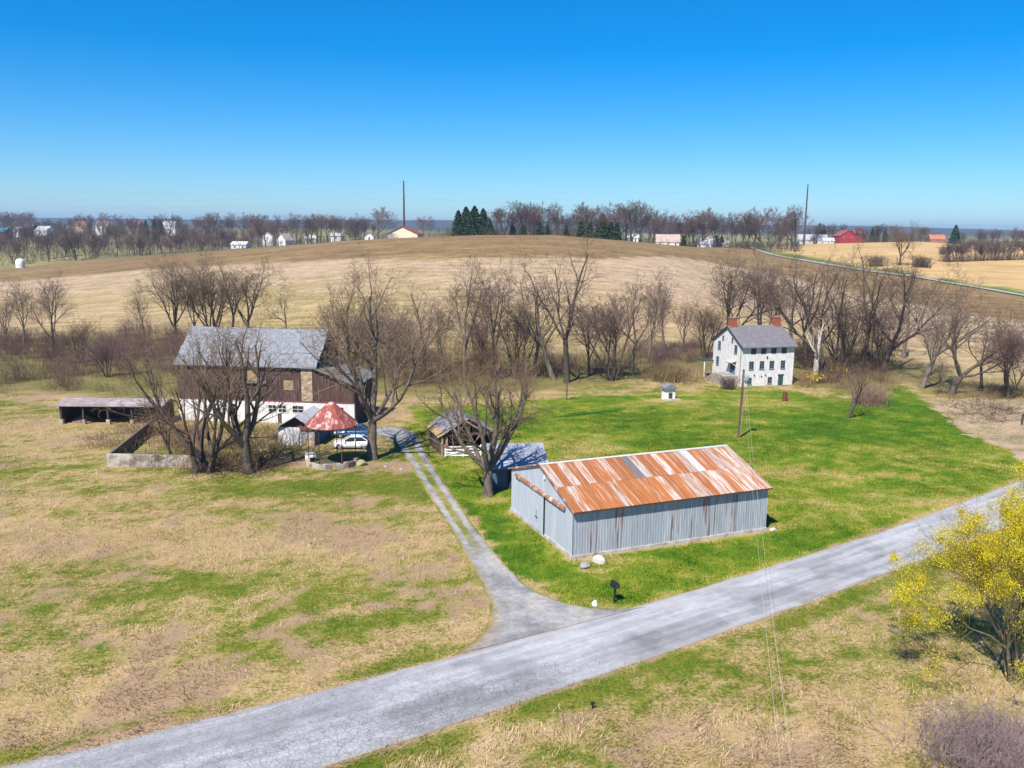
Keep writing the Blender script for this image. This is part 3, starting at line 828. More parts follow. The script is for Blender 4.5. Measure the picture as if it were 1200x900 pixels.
STONE = stone_mat('field_stone', ((.22, .14, .09), (.40, .28, .17), (.47, .37, .27)))
STONEG = stone_mat('grey_stone', ((.20, .17, .17), (.30, .26, .25), (.40, .34, .30)), 1.8)


def obox(mb, o, r, n, x0, x1, d0, d1, z0, z1):
    """box in a wall frame: o origin, r along wall, n outward, z up"""
    o = Vector(o); r = Vector(r); n = Vector(n); u = Vector((0, 0, 1))
    k = len(mb.v)
    for z in (z0, z1):
        for (a, d) in ((x0, d0), (x1, d0), (x1, d1), (x0, d1)):
            mb.v.append(tuple(o + r * a + n * d + u * z))
    for f in ((0, 3, 2, 1), (4, 5, 6, 7), (0, 1, 5, 4), (1, 2, 6, 5), (2, 3, 7, 6), (3, 0, 4, 7)):
        mb.f.append(tuple(k + i for i in f))
    return mb


def window(parent, o, r, n, cx, z0, w, h, frame=None, glass=None, nx=1, nz=1, sill=True, fw=.07, name='window', depth=.06):
    frame = frame or WHITE; glass = glass or GLASS
    m = MB(); x0, x1, z1 = cx - w / 2, cx + w / 2, z0 + h
    obox(m, o, r, n, x0, x0 + fw, .003, depth, z0, z1); obox(m, o, r, n, x1 - fw, x1, .003, depth, z0, z1)
    obox(m, o, r, n, x0 + fw, x1 - fw, .003, depth, z0, z0 + fw); obox(m, o, r, n, x0 + fw, x1 - fw, .003, depth, z1 - fw, z1)
    for i in range(nx):
        x = x0 + (i + 1) * w / (nx + 1); obox(m, o, r, n, x - fw * .3, x + fw * .3, .03, depth - .008, z0 + fw, z1 - fw)
    for i in range(nz):
        z = z0 + (i + 1) * h / (nz + 1); obox(m, o, r, n, x0 + fw, x1 - fw, .031, depth - .01, z - fw * .35, z + fw * .35)
    f = m.build(name, frame, parent)
    p = obox(MB(), o, r, n, x0 + fw, x1 - fw, .004, .028, z0 + fw, z1 - fw).build('pane', glass, f)
    if sill:
        obox(MB(), o, r, n, x0 - .06, x1 + .06, .002, depth + .06, z0 - .08, z0 - .002).build('sill', frame, f)
    return f


def sheet(w, l, l2=None, ribs=3, h=.024, y0=0.0):
    """corrugated metal sheet, local x across, y along, z out; slanted top from l to l2"""
    l2 = l if l2 is None else l2
    p = w / ribs; xs = []
    for k in range(ribs):
        xs += [(k * p, h), (k * p + .16 * p, h), (k * p + .26 * p, 0), (k * p + .9 * p, 0)]
    xs.append((w, h))
    m = MB()
    for x, z in xs:
        m.v += [(x, y0, z), (x, l + (l2 - l) * x / w, z)]
    for i in range(len(xs) - 1):
        m.f.append((2 * i, 2 * i + 2, 2 * i + 3, 2 * i + 1))
    return m


# ------------------------------------------------------------------ machine shed
RND = random.Random(11)
SL, SW_, SH, SR = 18.2, 12.4, 4.0, 1.96
shed = thing('machine_shed', 'long corrugated metal machine shed with rusty orange roof beside the road', 'shed', (*SHED_O, 0.0), SHED_A)
MB().box(-.10, SL + .1, -.10, SW_ + .1, -.3, .30).build('foundation', CONC, shed)
m = MB().box(.04, SL - .04, .04, SW_ - .04, .28, SH - .12)
m.prism([(.04, .04, SH - .12), (.04, SW_ - .04, SH - .12), (.04, SW_ / 2, SH + SR - .2)], (SL - .08, 0, 0))
m.build('timber_frame', TIMBER, shed)
sl = math.atan2(SR, SW_ / 2); NS = 25; ow = .16; swd = (SL + 2 * ow) / NS
eo = .40; ze = SH + .02 - eo * math.tan(sl); Ls = (SW_ / 2 + eo) / math.cos(sl)
MB().prism([(-ow, -eo + .03, ze - .1), (-ow, SW_ / 2, SH + SR - .08), (-ow, SW_ + eo - .03, ze - .1), (-ow, SW_ + eo - .03, ze - .03), (-ow, SW_ / 2, SH + SR - .01), (-ow, -eo + .03, ze - .03)], (SL + 2 * ow, 0, 0)).build('roof_deck', TIMBER, shed)
rs = {}
for nm, mm in (('a', RUSTA), ('b', RUSTB), ('z', ZINC), ('d', DARKS)):
    rs[nm] = (sheet(swd * 1.01, 3.5).mesh('roof_sheet', mm), sheet(swd * 1.01, Ls - 3.38).mesh('roof_sheet', mm))
low = 'abaaaabaaaaabaabbabbabbbb'
up = 'bbaababaabazbdbabababzzab'
up = 'bababaabaadbaabaabzaabbbb'
for i in range(NS):
    x = -ow + i * swd
    link('roof_sheet', rs[low[i]][0], shed, (x, -eo - RND.uniform(0, .05), ze + RND.uniform(0, .012)), (sl + RND.uniform(-.001, .004), RND.uniform(-.006, .006), RND.uniform(-.003, .003)))
    d = 3.38
    link('roof_sheet', rs[up[i]][1], shed, (x, -eo + d * math.cos(sl), ze + d * math.sin(sl) + .026 + RND.uniform(0, .01)), (sl, 0, 0))
back = sheet(swd * 1.01, Ls).mesh('roof_sheet', RUSTB)
for i in range(NS):
    link('roof_sheet', back, shed, (SL + ow - i * swd, SW_ + eo, ze), (sl, 0, math.pi))
m = MB()
zr = SH + SR + .06
m.prism([(-ow - .02, SW_ / 2 - .22, zr - .045), (-ow - .02, SW_ / 2, zr + .03), (-ow - .02, SW_ / 2 + .22, zr - .045), (-ow - .02, SW_ / 2, zr - .0)], (SL + 2 * ow + .04, 0, 0)).build('ridge_cap', ZINC, shed)
for x0 in (-ow - .05, SL + ow):
    for sgn in (0, 1):
        ye = -eo - .02 if sgn == 0 else SW_ + eo + .02
        MB().prism([(x0, ye, ze - .13), (x0, SW_ / 2, SH + SR - .09), (x0, SW_ / 2, SH + SR + .045), (x0, ye, ze + .03)], (.05, 0, 0)).build('rake_board', RUSTT, shed)
MB().box(-ow, SL + ow, -eo - .03, -eo + .002, ze - .13, ze - .012).build('fascia', TIMBER, shed)
GALVR = mat('galvanised_rust_streaked', (.43, .45, .49), (.27, .29, .33), scale=1.0, stretch=(8, .35, 1), rough=.55, metal=.15, rand=.10, c3=(.19, .10, .075), s3=.62, t3=(.52, .62), contrast=(.3, .7))
ws = sheet(.728, 3.62).mesh('wall_sheet', GALV); wsr = sheet(.728, 3.62).mesh('wall_sheet', GALVR)
for i in range(25):
    link('wall_sheet', wsr if i in (2, 5, 12, 14, 16, 17, 19, 20) else ws, shed, (i * .728, -.005 - RND.uniform(0, .008), .26 + RND.uniform(-.05, .04)), (math.pi / 2 - RND.uniform(0, .006), RND.uniform(-.004, .004), 0))
    link('wall_sheet', ws, shed, (SL - i * .728, SW_ + .005, .26), (math.pi / 2, 0, math.pi))
gw_ = SW_ / 17


def gtop(y): return SH - .12 + SR * (1 - abs(y - SW_ / 2) / (SW_ / 2)) - .02


for side in (0, 1):
    for i in range(17):
        y1 = SW_ - i * gw_; y0 = y1 - gw_
        za, zb = gtop(y1), gtop(y0)
        if side == 0:
            me = sheet(gw_, za - .24, zb - .24).mesh('wall_sheet', GALVG)
            link('wall_sheet', me, shed, (-.006, y1, .24), (math.pi / 2, 0, -math.pi / 2))
        else:
            me = sheet(gw_, zb - .24, za - .24).mesh('wall_sheet', GALV)
            link('wall_sheet', me, shed, (SL + .006, y0, .24), (math.pi / 2, 0, math.pi / 2))
d = MB()
for i in range(7):
    q = sheet(.74, 3.3); k = len(d.v)
    d.v += [(x + i * .74, y, z + .05) for x, y, z in q.v]; d.f += [tuple(k + j for j in f) for f in q.f]
dr = d.build('sliding_door', GALVG, shed, loc=(-.03, 10.4, .2), rot=(math.pi / 2, 0, -math.pi / 2))
MB().box(-.13, -.04, 5.16, 5.24, .2, 3.5).build('edge_strip', BLACKM, shed)
MB().box(-.12, -.04, 6.4, 7.0, 1.25, 1.32).build('latch', BLACKM, shed)
MB().box(-.12, -.04, 6.66, 6.72, .9, 1.9).build('latch_bar', BLACKM, shed)
m = MB().prism([(-.03, 1.3, SH - .42), (-.24, 1.3, SH - .42), (-.20, 1.3, SH - .24), (-.03, 1.3, SH - .17)], (0, 10.0, 0))
m.build('door_track_cover', RUSTT, shed)
for y in (2.2, 5.0, 7.6, 10.2):
    MB().box(-.26, -.03, y, y + .09, SH - .45, SH - .14).build('track_bracket', ZINC, shed)
MB().box(-.2, -.05, 5.1, 5.2, 5.0, 5.3).build('vent_stub', WHITE, shed)


# ------------------------------------------------------------------ white farmhouse
HO, HA = (39.55, 146.2), .268
HZ = tz(*HO) + .02
HL, HW, HH, HR = 10.2, 10.15, 7.05, 2.85
house = thing('farmhouse', 'old white limewashed farmhouse with slate roof and two brick chimneys', 'house', (*HO, HZ), HA)
BUILT.append((HO, HA, -.1, HL + .1, -.1, HW + .1))
m = MB().box(0, HL, 0, HW, -1.5, HH)
m.build('wall', LIME, house)
MB().prism([(.0, 0, HH + .002), (0, HW, HH + .002), (0, HW / 2, HH + HR - .05)], (HL, 0, 0)).build('gable', LIME, house)
g = .3; ov = .6; tsl = HR / (HW / 2)
rf = MB().prism([(-g, -ov, HH - ov * tsl), (-g, HW / 2, HH + HR), (-g, HW / 2, HH + HR + .14), (-g, -ov, HH - ov * tsl + .14)], (HL + 2 * g, 0, 0)).build('roof', SLATEH, house)
MB().prism([(-g, HW + ov, HH - ov * tsl), (-g, HW + ov, HH - ov * tsl + .14), (-g, HW / 2 + .001, HH + HR + .14), (-g, HW / 2 + .001, HH + HR)], (HL + 2 * g, 0, 0)).build('roof_rear', SLATEH, house)
for x0 in (-g - .05, HL + g + .002):
    MB().prism([(x0, -ov - .02, HH - ov * tsl - .12), (x0, HW / 2, HH + HR - .12), (x0, HW + ov + .02, HH - ov * tsl - .12), (x0, HW + ov + .02, HH - ov * tsl + .1), (x0, HW / 2, HH + HR + .1), (x0, -ov - .02, HH - ov * tsl + .1)], (.048, 0, 0)).build('rake_board', mat('dark_green_trim', (.035, .06, .06), scale=3), house)
for x in (.15, HL - 1.35):
    c = MB().box(x, x + 1.2, HW / 2 - .55, HW / 2 + .55, HH + HR - .9, HH + HR + 1.45).build('chimney', BRICK, rf)
    MB().box(x - .08, x + 1.28, HW / 2 - .63, HW / 2 + .63, HH + HR + 1.452, HH + HR + 1.62).build('chimney_cap', mat('chimney_cap', (.30, .19, .16), scale=4), rf)
fo, fr, fn = (0, 0, 0), (1, 0, 0), (0, -1, 0)
for k in (.215, .405, .60, .80):
    window(house, fo, fr, fn, k * HL, 5.62, .95, 1.2, frame=mat('dark_open_frame', (.045, .05, .055), scale=4), nx=0, nz=0, sill=False)
for k in (.185, .385, .575, .79):
    window(house, fo, fr, fn, k * HL, 2.95, .9, 1.4, frame=FRAMEB, nx=1, nz=2)
for k in (.165, .555):
    window(house, fo, fr, fn, k * HL, .35, .85, 1.15, frame=FRAMEB, nx=1, nz=1)
dm = mat('dark_teal_door', (.03, .09, .09), (.02, .05, .05), scale=3)
dd = obox(MB(), fo, fr, fn, .765 * HL - .47, .765 * HL + .47, .003, .05, -.05, 1.75).build('door', dm, house)
obox(MB(), fo, fr, fn, .765 * HL - .62, .765 * HL + .62, .003, .09, 1.752, 1.9).build('lintel', TIMBER, dd)
obox(MB(), fo, fr, fn, .765 * HL + .3, .765 * HL + .36, .05, .1, .8, .92).build('handle', BLACKM, dd)
obox(MB(), fo, fr, fn, .47 * HL, .47 * HL + .22, .003, .1, 4.75, 5.15).build('wall_vent', BLACKM, house)
for k, z in ((.245, 1.75), (.46, 1.7), (.385, 1.5)):
    obox(MB(), fo, fr, fn, k * HL, k * HL + .2, .003, .09, z, z + .22).build('wall_vent', BLACKM, house)
go, gr_, gn = (0, HW, 0), (0, -1, 0), (-1, 0, 0)
for k, z, w, h in ((.22, 5.5, .95, 1.45), (.79, 5.5, .95, 1.45), (.18, 2.6, .95, 1.5)):
    window(house, go, gr_, gn, k * HW, z, w, h, frame=FRAMEB, nx=1, nz=2)
for k, z in ((.34, 7.35), (.66, 7.35)):
    window(house, go, gr_, gn, k * HW, z, .55, .75, frame=FRAMEB, nx=0, nz=0)
dd = obox(MB(), go, gr_, gn, .72 * HW - .85, .72 * HW + .85, .003, .06, 1.75, 3.75).build('side_door', FRAMEB, house)
for sg in (-.42, .42):
    obox(MB(), go, gr_, gn, .72 * HW + sg - .3, .72 * HW + sg + .3, .061, .08, 2.55, 3.6).build('pane', GLASS, dd)
m = MB()
y0 = HW - (.72 * HW + 1.2); y1 = HW - (.72 * HW - 1.2)
m.prism([(-.003, y0, 4.15), (-1.1, y0, 3.85), (-1.1, y0, 3.93), (-.003, y0, 4.3)], (0, y1 - y0, 0)).build('door_hood', mat('hood_board', (.45, .43, .40), (.33, .3, .28), scale=3), house)
for y in (y0 + .1, y1 - .2):
    MB().bar((-.02, y, 3.3), (-1.0, y, 3.88), .08).build('hood_brace', WHITE, house)
MB().bar((-.08, .3, 6.6), (-.08, .3, .3), .1, sides=6).build('downspout', mat('rusty_pipe', (.25, .16, .14), scale=3), house)
# small porch on the rear corner
MB().box(-1.9, -.004, HW - .4, HW + 2.2, 3.0, 3.14).build('porch_roof', mat('dark_green_trim', (.035, .06, .06)), house)
MB().box(-1.85, -1.7, HW - .3, HW - .15, .0, 3.0).build('porch_post', WHITE, house)
# stone stoop and steps
stp = thing('stone_steps', 'grey stone stoop and steps climbing to the farmhouse gable door', 'steps', (*HO, HZ), HA)
MB().box(-2.6, -.006, .9, 5.2, -.6, 1.7).build('stoop', STONEG, stp)
for i in range(8):
    MB().box(-2.6 - .0, -.9, 5.202 + i * .42, 5.202 + (i + 1) * .42, -.6, 1.5 - i * .2).build('step', STONEG, stp)

# ------------------------------------------------------------------ bank barn
BO, BA = (-44.7, 112.96), math.radians(-6)
BZ = -.8
BL, BD, BH, BR = 18.8, 10.4, 7.85, 4.1
barn = thing('bank_barn', 'large weathered bank barn with grey slate roof and dark board walls', 'barn', (*BO, BZ), BA)
BUILT.append((BO, BA, -.1, BL + 5.5, -.1, BD + .1))


def boards(x0, x1, topf, z0, y=0.0, w=.27, seed=1, axis='x', n=-1):
    r = random.Random(seed); m = MB(); x = x0
    while x < x1 - .01:
        ww = min(w * r.uniform(.75, 1.2), x1 - x); d = r.uniform(.01, .05)
        zt = min(topf(x + .01), topf(x + ww - .01)) - r.uniform(0, .02)
        zb = z0 + r.uniform(-.06, .05)
        if axis == 'x': m.box(x, x + ww - .012, y + (n * d if n < 0 else 0), y + (0 if n < 0 else d), zb, zt)
        else: m.box(y + (n * d if n < 0 else 0), y + (0 if n < 0 else d), x, x + ww - .012, zb, zt)
        x += ww
    return m


LW = 5.3
leantop = lambda x: 7.45 - max(0, x - BL) / LW * 2.0
MB().box(0.02, BL - .02, .05, BD - .05, -.5, BH).prism([(.02, .05, BH), (.02, BD - .05, BH), (.02, BD / 2, BH + BR - .1)], (BL - .04, 0, 0)).build('frame', TIMBER, barn)
MB().prism([(BL, .05, -.5), (BL + LW, .05, -.5), (BL + LW, .05, 5.4), (BL, .05, 7.4)], (0, 9.0, 0)).build('lean_to_frame', TIMBER, barn)
pierx0, pierx1 = BL - 1.75, BL - .25
for a, b_, sd_ in ((0, pierx0, 1), (pierx1, BL + LW, 2)):
    o = boards(a, b_, lambda x: BH - .05 if x < BL else leantop(x), 3.05, .048, seed=sd_).build('wall_boards', BARNW, barn); o['kind'] = 'stuff'
o = boards(0.05, BD - .05, lambda y: BH + BR * (1 - abs(y - BD / 2) / (BD / 2)) - .1, 5.0, BL - .018, seed=4, axis='y', n=1).build('gable_boards', BARNW, barn); o['kind'] = 'stuff'
o = boards(0.05, BD - .05, lambda y: BH + BR * (1 - abs(y - BD / 2) / (BD / 2)) - .1, 0.0, .018, seed=5, axis='y').build('gable_boards', BARNW, barn); o['kind'] = 'stuff'
o = boards(.1, 9.0, lambda y: 5.35, 0.2, BL + LW + .002, seed=6, axis='y', n=1).build('side_boards', BARNW, barn); o['kind'] = 'stuff'
MB().box(pierx0, pierx1, -.12, .3, 3.06, BH - .05).build('stone_pier', STONE, barn)
MB().box(-.05, BL + LW + .05, -.10, .3, -.5, 3.0).build('lower_wall', LIME, barn)
MB().box(-.05, BL + LW + .05, -.16, -.101, 2.95, 3.1).build('sill_beam', mat('red_brown_beam', (.20, .06, .05), scale=3), barn)
lo_, lr_, ln_ = (0, -.1, 0), (1, 0, 0), (0, -1, 0)
for x in (7.4, 13.0, 14.35, 16.5, BL + 3.4):
    window(barn, lo_, lr_, ln_, x, 1.45, 1.15 if x != 16.5 else 1.6, 1.05, frame=WHITE, nx=1, nz=1, sill=False)
for x in (10.2, 13.7):
    obox(MB(), lo_, lr_, ln_, x - .0, x + .5, .003, .05, 0, 1.3).build('stable_door', BARNW, barn)
obox(MB(), (0, 0, 0), lr_, ln_, 14.6, 15.9, .002, .06, 4.5, 5.8).build('hay_door', TANW, barn)
obox(MB(), (0, 0, 0), lr_, ln_, 9.7, 11.2, .002, .05, 5.6, 7.4).build('loft_door', TANW, barn)
obox(MB(), (0, 0, 0), lr_, ln_, 9.2, 12.4, .02, .3, 5.35, 5.5).build('door_ledge', PLANKG, barn)
bt = BR / (BD / 2)
rj = random.Random(3)


def slope_roof(x0, x1, y0, z0, y1, z1, th, nx_, ny_, rough, m, name, parent):
    """roof slope with a slightly uneven surface"""
    mb = MB()
    for j in range(ny_ + 1):
        for i in range(nx_ + 1):
            t, s_ = i / nx_, j / ny_
            e = (rj.uniform(-.12, .12) if (i in (0, nx_)) else 0)
            mb.v.append((x0 + (x1 - x0) * t + e, y0 + (y1 - y0) * s_, z0 + (z1 - z0) * s_ + th + rj.uniform(-rough, rough) - .10 * math.sin(math.pi * t) * (s_)))
    n_ = len(mb.v)
    for v in list(mb.v): mb.v.append((v[0], v[1], v[2] - th))
    W = nx_ + 1
    for j in range(ny_):
        for i in range(nx_):
            a = j * W + i; mb.f.append((a, a + 1, a + W + 1, a + W)); mb.f.append((n_ + a, n_ + a + W, n_ + a + W + 1, n_ + a + 1))
    for i in range(nx_):
        mb.f.append((i, n_ + i, n_ + i + 1, i + 1)); a = ny_ * W + i; mb.f.append((a, a + 1, n_ + a + 1, n_ + a))
    for j in range(ny_):
        a = j * W; mb.f.append((a, a + W, n_ + a + W, n_ + a)); a += nx_; mb.f.append((a, n_ + a, n_ + a + W, a + W))
    return mb.build(name, m, parent)


slope_roof(-.35, BL + .45, -.45, BH - .45 * bt + .03, BD / 2, BH + BR + .03, .12, 40, 14, .025, SLATE, 'roof', barn)
slope_roof(BL + .45, -.35, BD + .45, BH - .45 * bt + .03, BD / 2 + .002, BH + BR + .03, .12, 20, 6, .02, SLATE, 'roof_rear', barn)
MB().prism([(BL + .004, -.5, 7.5), (BL + LW + .6, -.5, 5.25), (BL + LW + .6, -.5, 5.38), (BL + .004, -.5, 7.63)], (0, 9.9, 0)).build('lean_to_roof', mat('lean_to_roofing', (.20, .19, .185), (.12, .115, .115), scale=2.5, bump=.4), barn)

# ------------------------------------------------------------------ low open shed by the barnyard
LO = at(70, 497); lsh = thing('open_cattle_shed', 'long low cattle shed with open dark front and grey-brown roof', 'shed', LO, math.radians(1))
BUILT.append((LO[:2], 0, -.2, 13, -.2, 5))
Lx, Ld = 13.2, 4.6
MB().box(0, Lx, Ld - .12, Ld, -.3, 2.2).build('rear_wall', TIMBER, lsh)
for x in (0, Lx - .12):
    MB().prism([(x, .2, -.3), (x, Ld - .12, -.3), (x, Ld - .12, 2.2), (x, 2.4, 2.75), (x, .2, 2.3)], (.12, 0, 0)).build('end_wall', BARNW, lsh)
rfm = mat('brown_grey_roofing', (.31, .255, .25), (.20, .16, .16), scale=1.4, bump=.3, c3=(.40, .35, .34), s3=.5)
MB().prism([(-.4, -.35, 2.42), (-.4, 2.5, 2.92), (-.4, 2.5, 3.02), (-.4, -.35, 2.52)], (Lx + .8, 0, 0)).build('roof', rfm, lsh)
MB().prism([(-.4, 2.502, 2.92), (-.4, Ld + .3, 2.1), (-.4, Ld + .3, 2.2), (-.4, 2.502, 3.02)], (Lx + .8, 0, 0)).build('roof_rear', rfm, lsh)
for x in (.15, 3.0, 6.2, 9.3, 12.6):
    MB().box(x, x + .2, 0, .2, .62, 2.4).build('post', TIMBER, lsh)
    MB().box(x - .12, x + .34, -.12, .34, -.3, .62).build('pier', CONCW, lsh)
hay = thing('hay_heap', 'dark heap of old hay and scrap inside the low cattle shed', 'hay', LO + np.array((2.2, 1.9, 0)))
m = MB(); rr_ = random.Random(8)
for j in range(5):
    for i in range(12):
        a = i / 12 * 2 * math.pi; r_ = (1 - j / 4) * 1.3 + .02; m.v.append((r_ * math.cos(a) * 1.3 + rr_.uniform(-.12, .12), r_ * math.sin(a) * .8 + rr_.uniform(-.1, .1), j * .24 + rr_.uniform(-.06, .06) * (j > 0)))
for j in range(4):
    for i in range(12): m.f.append((j * 12 + i, j * 12 + (i + 1) % 12, j * 12 + 12 + (i + 1) % 12, j * 12 + 12 + i))
m.build('heap', mat('old_hay', (.20, .13, .09), (.10, .06, .05), scale=4, bump=.6), hay)

# concrete barnyard wall
a, b_, c_ = at(126, 547), at(238, 548), at(178, 505)
yw = thing('concrete_barnyard_wall', 'low stained concrete barnyard wall with a return running back', 'wall', a)
v1 = b_ - a; v2 = c_ - a
n1 = Vector((-v1[1], v1[0], 0)).normalized() * .25
MB().prism([(0, 0, -.3), (v1[0], v1[1], -.3), (v1[0], v1[1], 1.25), (0, 0, 1.4)], n1).build('front_wall', CONCW, yw)
n2 = Vector((v2[1], -v2[0], 0)).normalized() * .25
MB().prism([(.05, .26, -.4), (v2[0], v2[1], -.5), (v2[0], v2[1], 1.0), (.05, .26, 1.38)], n2).build('side_wall', mat('dark_concrete', (.16, .125, .105), (.09, .07, .06), scale=1.5), yw)

# ------------------------------------------------------------------ small white shed
WO = at(327, 521); wsh = thing('white_shed', 'small white board shed with gabled pale roof next to the red roof', 'shed', WO, math.radians(-7))
BUILT.append((WO[:2], math.radians(-7), -.1, 4.6, -.1, 6.1))
Ww, Wd, Wh, Wr = 4.4, 5.6, 2.15, 1.35
o = boards(0, 2.75, lambda x: Wh, -.1, 0, w=.3, seed=21).build('front_boards', WHITES, wsh); o['kind'] = 'stuff'
MB().box(2.76, Ww, -.05, .2, -.3, 1.0).build('stone_base', STONE, wsh)
MB().box(2.76, Ww, -.03, .2, 1.001, Wh - .35).build('plaster_panel', mat('grey_plaster', (.40, .37, .35), (.28, .25, .24), scale=2), wsh)
MB().box(2.70, Ww + .05, -.12, .2, Wh - .348, Wh + .05).build('header_beam', mat('brown_beam', (.20, .095, .07), scale=3), wsh)
MB().box(0.002, Ww - .002, .02, Wd, -.3, Wh - .01).prism([(0.002, .35, Wh - .01), (Ww - .002, .35, Wh - .01), (Ww / 2, .35, Wh + Wr - .12)], (0, Wd - .35, 0)).build('frame', mat('dull_red_boards', (.17, .07, .075), (.10, .045, .05), scale=2), wsh)
o = boards(0, Wd, lambda x: Wh, -.1, Ww - .002, seed=22, axis='y', n=1).build('side_boards', BLUEW, wsh); o['kind'] = 'stuff'  # dark blue puts the white shed's shaded side into the board colour
wt = Wr / (Ww / 2)
for i in range(7):
    y = -.45 + i * (Wd + .9) / 7; yy = (Wd + .9) / 7
    MB().prism([(Ww + .35, y, Wh - .35 * wt), (Ww / 2, y, Wh + Wr), (Ww / 2, y, Wh + Wr + .07), (Ww + .35, y, Wh - .35 * wt + .07)], (0, yy - .02, 0)).build('roof_sheet', ZINC, wsh)
    MB().prism([(Ww / 2 - .003, y, Wh + Wr), (-.35, y, Wh - .35 * wt), (-.35, y, Wh - .35 * wt + .07), (Ww / 2 - .003, y, Wh + Wr + .07)], (0, yy - .02, 0)).build('roof_sheet', ZINC, wsh)

# ------------------------------------------------------------------ red roof on posts over the old silo ring
GC = (at(357, 547) + at(415, 544)) / 2 + np.array((.15, .8, 0)); GC[2] = tz(GC[0], GC[1])
gz = thing('red_roofed_silo_shelter', 'rusty red cone roof standing on thin posts over a ring', 'shelter', GC)
ze_, za_, Rr = 4.35, 6.85, 2.85
NP = 14
for i in range(NP):
    a0, a1 = 2 * math.pi * i / NP, 2 * math.pi * (i + 1) / NP - .012
    zz_ = rj.uniform(-.03, .05)
    p = [(Rr * math.cos(a0), Rr * math.sin(a0), ze_ + zz_), (Rr * math.cos(a1), Rr * math.sin(a1), ze_ + zz_ * .4), (.62 * math.cos(a1), .62 * math.sin(a1), za_ - .42), (.62 * math.cos(a0), .62 * math.sin(a0), za_ - .42)]
    MB().prism(p, (0, 0, .03)).build('roof_panel', REDR, gz)
m = MB().lathe([(.66, za_ - .43), (.3, za_ - .1), (.05, za_)], 14); m.f.append(tuple(range(28, 42))); m.build('roof_cap', REDR, gz)
m = MB().lathe([(Rr - .12, ze_ - .1), (Rr - .12, ze_ + .02), (Rr - .3, ze_ + .1), (Rr - .3, ze_ - .1), (Rr - .12, ze_ - .1)], 28).build('roof_ring', TIMBER, gz)
for k in range(5):
    a = math.radians((182, 250, 305, 2, 90)[k])
    MB().bar((2.5 * math.cos(a), 2.5 * math.sin(a), -.2), (2.55 * math.cos(a), 2.55 * math.sin(a), ze_), .08, sides=6).build('post', TIMBER if k != 2 else mat('red_post', (.24, .05, .045)), gz)
ring = thing('stone_silo_ring', 'low round stone and concrete ring wall under the red roof', 'ring wall', GC)
for i in range(22):
    a0, a1 = math.radians(165 + i * 9.6), math.radians(165 + (i + 1) * 9.6 - .5)
    r0, r1 = 2.45 + rj.uniform(-.04, .04), 2.8 + rj.uniform(-.05, .05); h = .62 + rj.uniform(-.12, .1)
    MB().prism([(r0 * math.cos(a0), r0 * math.sin(a0), -.3), (r1 * math.cos(a0), r1 * math.sin(a0), -.3), (r1 * math.cos(a1), r1 * math.sin(a1), -.3), (r0 * math.cos(a1), r0 * math.sin(a1), -.3)], (0, 0, .3 + h)).build('stone_block', CONCW if i % 3 else STONE, ring)
pit = MB().lathe([(2.45, .06), (2.2, .03), (.0, .02)], 24).build('shade_dark_floor', mat('roof_shaded_soil', (.05, .04, .035), (.12, .10, .05), scale=2), ring)  # floor colour blackened to carry the cone roof's shadow
tub = thing('dumped_tub', 'white dumped appliance lying beside the silo ring post', 'appliance', at(364, 541), .5)
MB().box(-.5, .5, -.35, .35, .0, .75).build('cabinet', WHITE, tub, bevel=.06)
MB().box(-.42, .42, -.37, -.352, .1, .5).build('grille', BLACKM, tub)
MB().box(-.5, .5, -.3, .36, .752, .95).build('lid', mat('grey_lid', (.35, .33, .32)), tub)

# ------------------------------------------------------------------ open-fronted small shed with gate
OO = at(517, 534); OA = math.radians(18)
osh = thing('open_wagon_shed', 'small weathered gable shed with open front behind the gate', 'shed', OO, OA)
BUILT.append((OO[:2], OA, -.1, 6.4, -.1, 6.2))
Ow, Od, Oh, Or = 6.2, 6.0, 2.15, 1.75
for x in (0, Ow - .1):
    MB().box(x, x + .1, .1, Od, -.3, Oh).build('side_wall', BARNW, osh)
MB().box(0, Ow, Od - .1, Od - .002, -.3, Oh).prism([(0, Od - .1, Oh), (Ow, Od - .1, Oh), (Ow / 2, Od - .1, Oh + Or)], (0, .098, 0)).build('rear_wall', BARNW, osh)
for x, mm in ((0, TANW), (.5, TANW), (Ow / 2, TIMBER), (Ow - .25, TANW)):
    MB().box(x, x + .24, -.12, .08, -.3, Oh + (Or * .9 if x == Ow / 2 else 0)).build('post', mm, osh)
MB().box(-.05, Ow + .05, -.13, .07, Oh + .001, Oh + .22).build('header_beam', TIMBER, osh)
ot = Or / (Ow / 2)
for sgn in (0, 1):
    for i in range(9):
        d0 = i / 9; d1 = (i + 1) / 9 + .012
        f = lambda d: (-.45 + (Ow / 2 + .45) * d, Oh - .45 * ot + (Or + .45 * ot) * d) if sgn == 0 else (Ow + .45 - (Ow / 2 + .45) * d, Oh - .45 * ot + (Or + .45 * ot) * d)
        (xa, za), (xb, zb) = f(d0), f(min(d1, 1))
        e0, e1 = -.4 + rj.uniform(-.1, .1), Od + .3 + rj.uniform(-.1, .1)
        MB().prism([(xa, e0, za + .22), (xb, e0, zb + .22), (xb, e0, zb + .27 + .012), (xa, e0, za + .27)], (0, e1 - e0, 0)).build('roof_plank', PLANKG if i > 1 or sgn else TANW, osh)
gate = thing('white_board_gate', 'white four-rail board gate across the open wagon shed', 'gate', at(521, 536), math.radians(6))
for i in range(4):
    MB().box(0, 4.1, -.02, .02, .12 + i * .33, .27 + i * .33).build('rail', WHITE, gate)
for x in (0, 2.0, 4.0):
    MB().box(x, x + .12, .022, .09, -.05, 1.4).build('stile', WHITE, gate)
MB().bar((.1, -.04, .2), (3.95, -.04, 1.2), .08).build('brace', WHITE, gate)

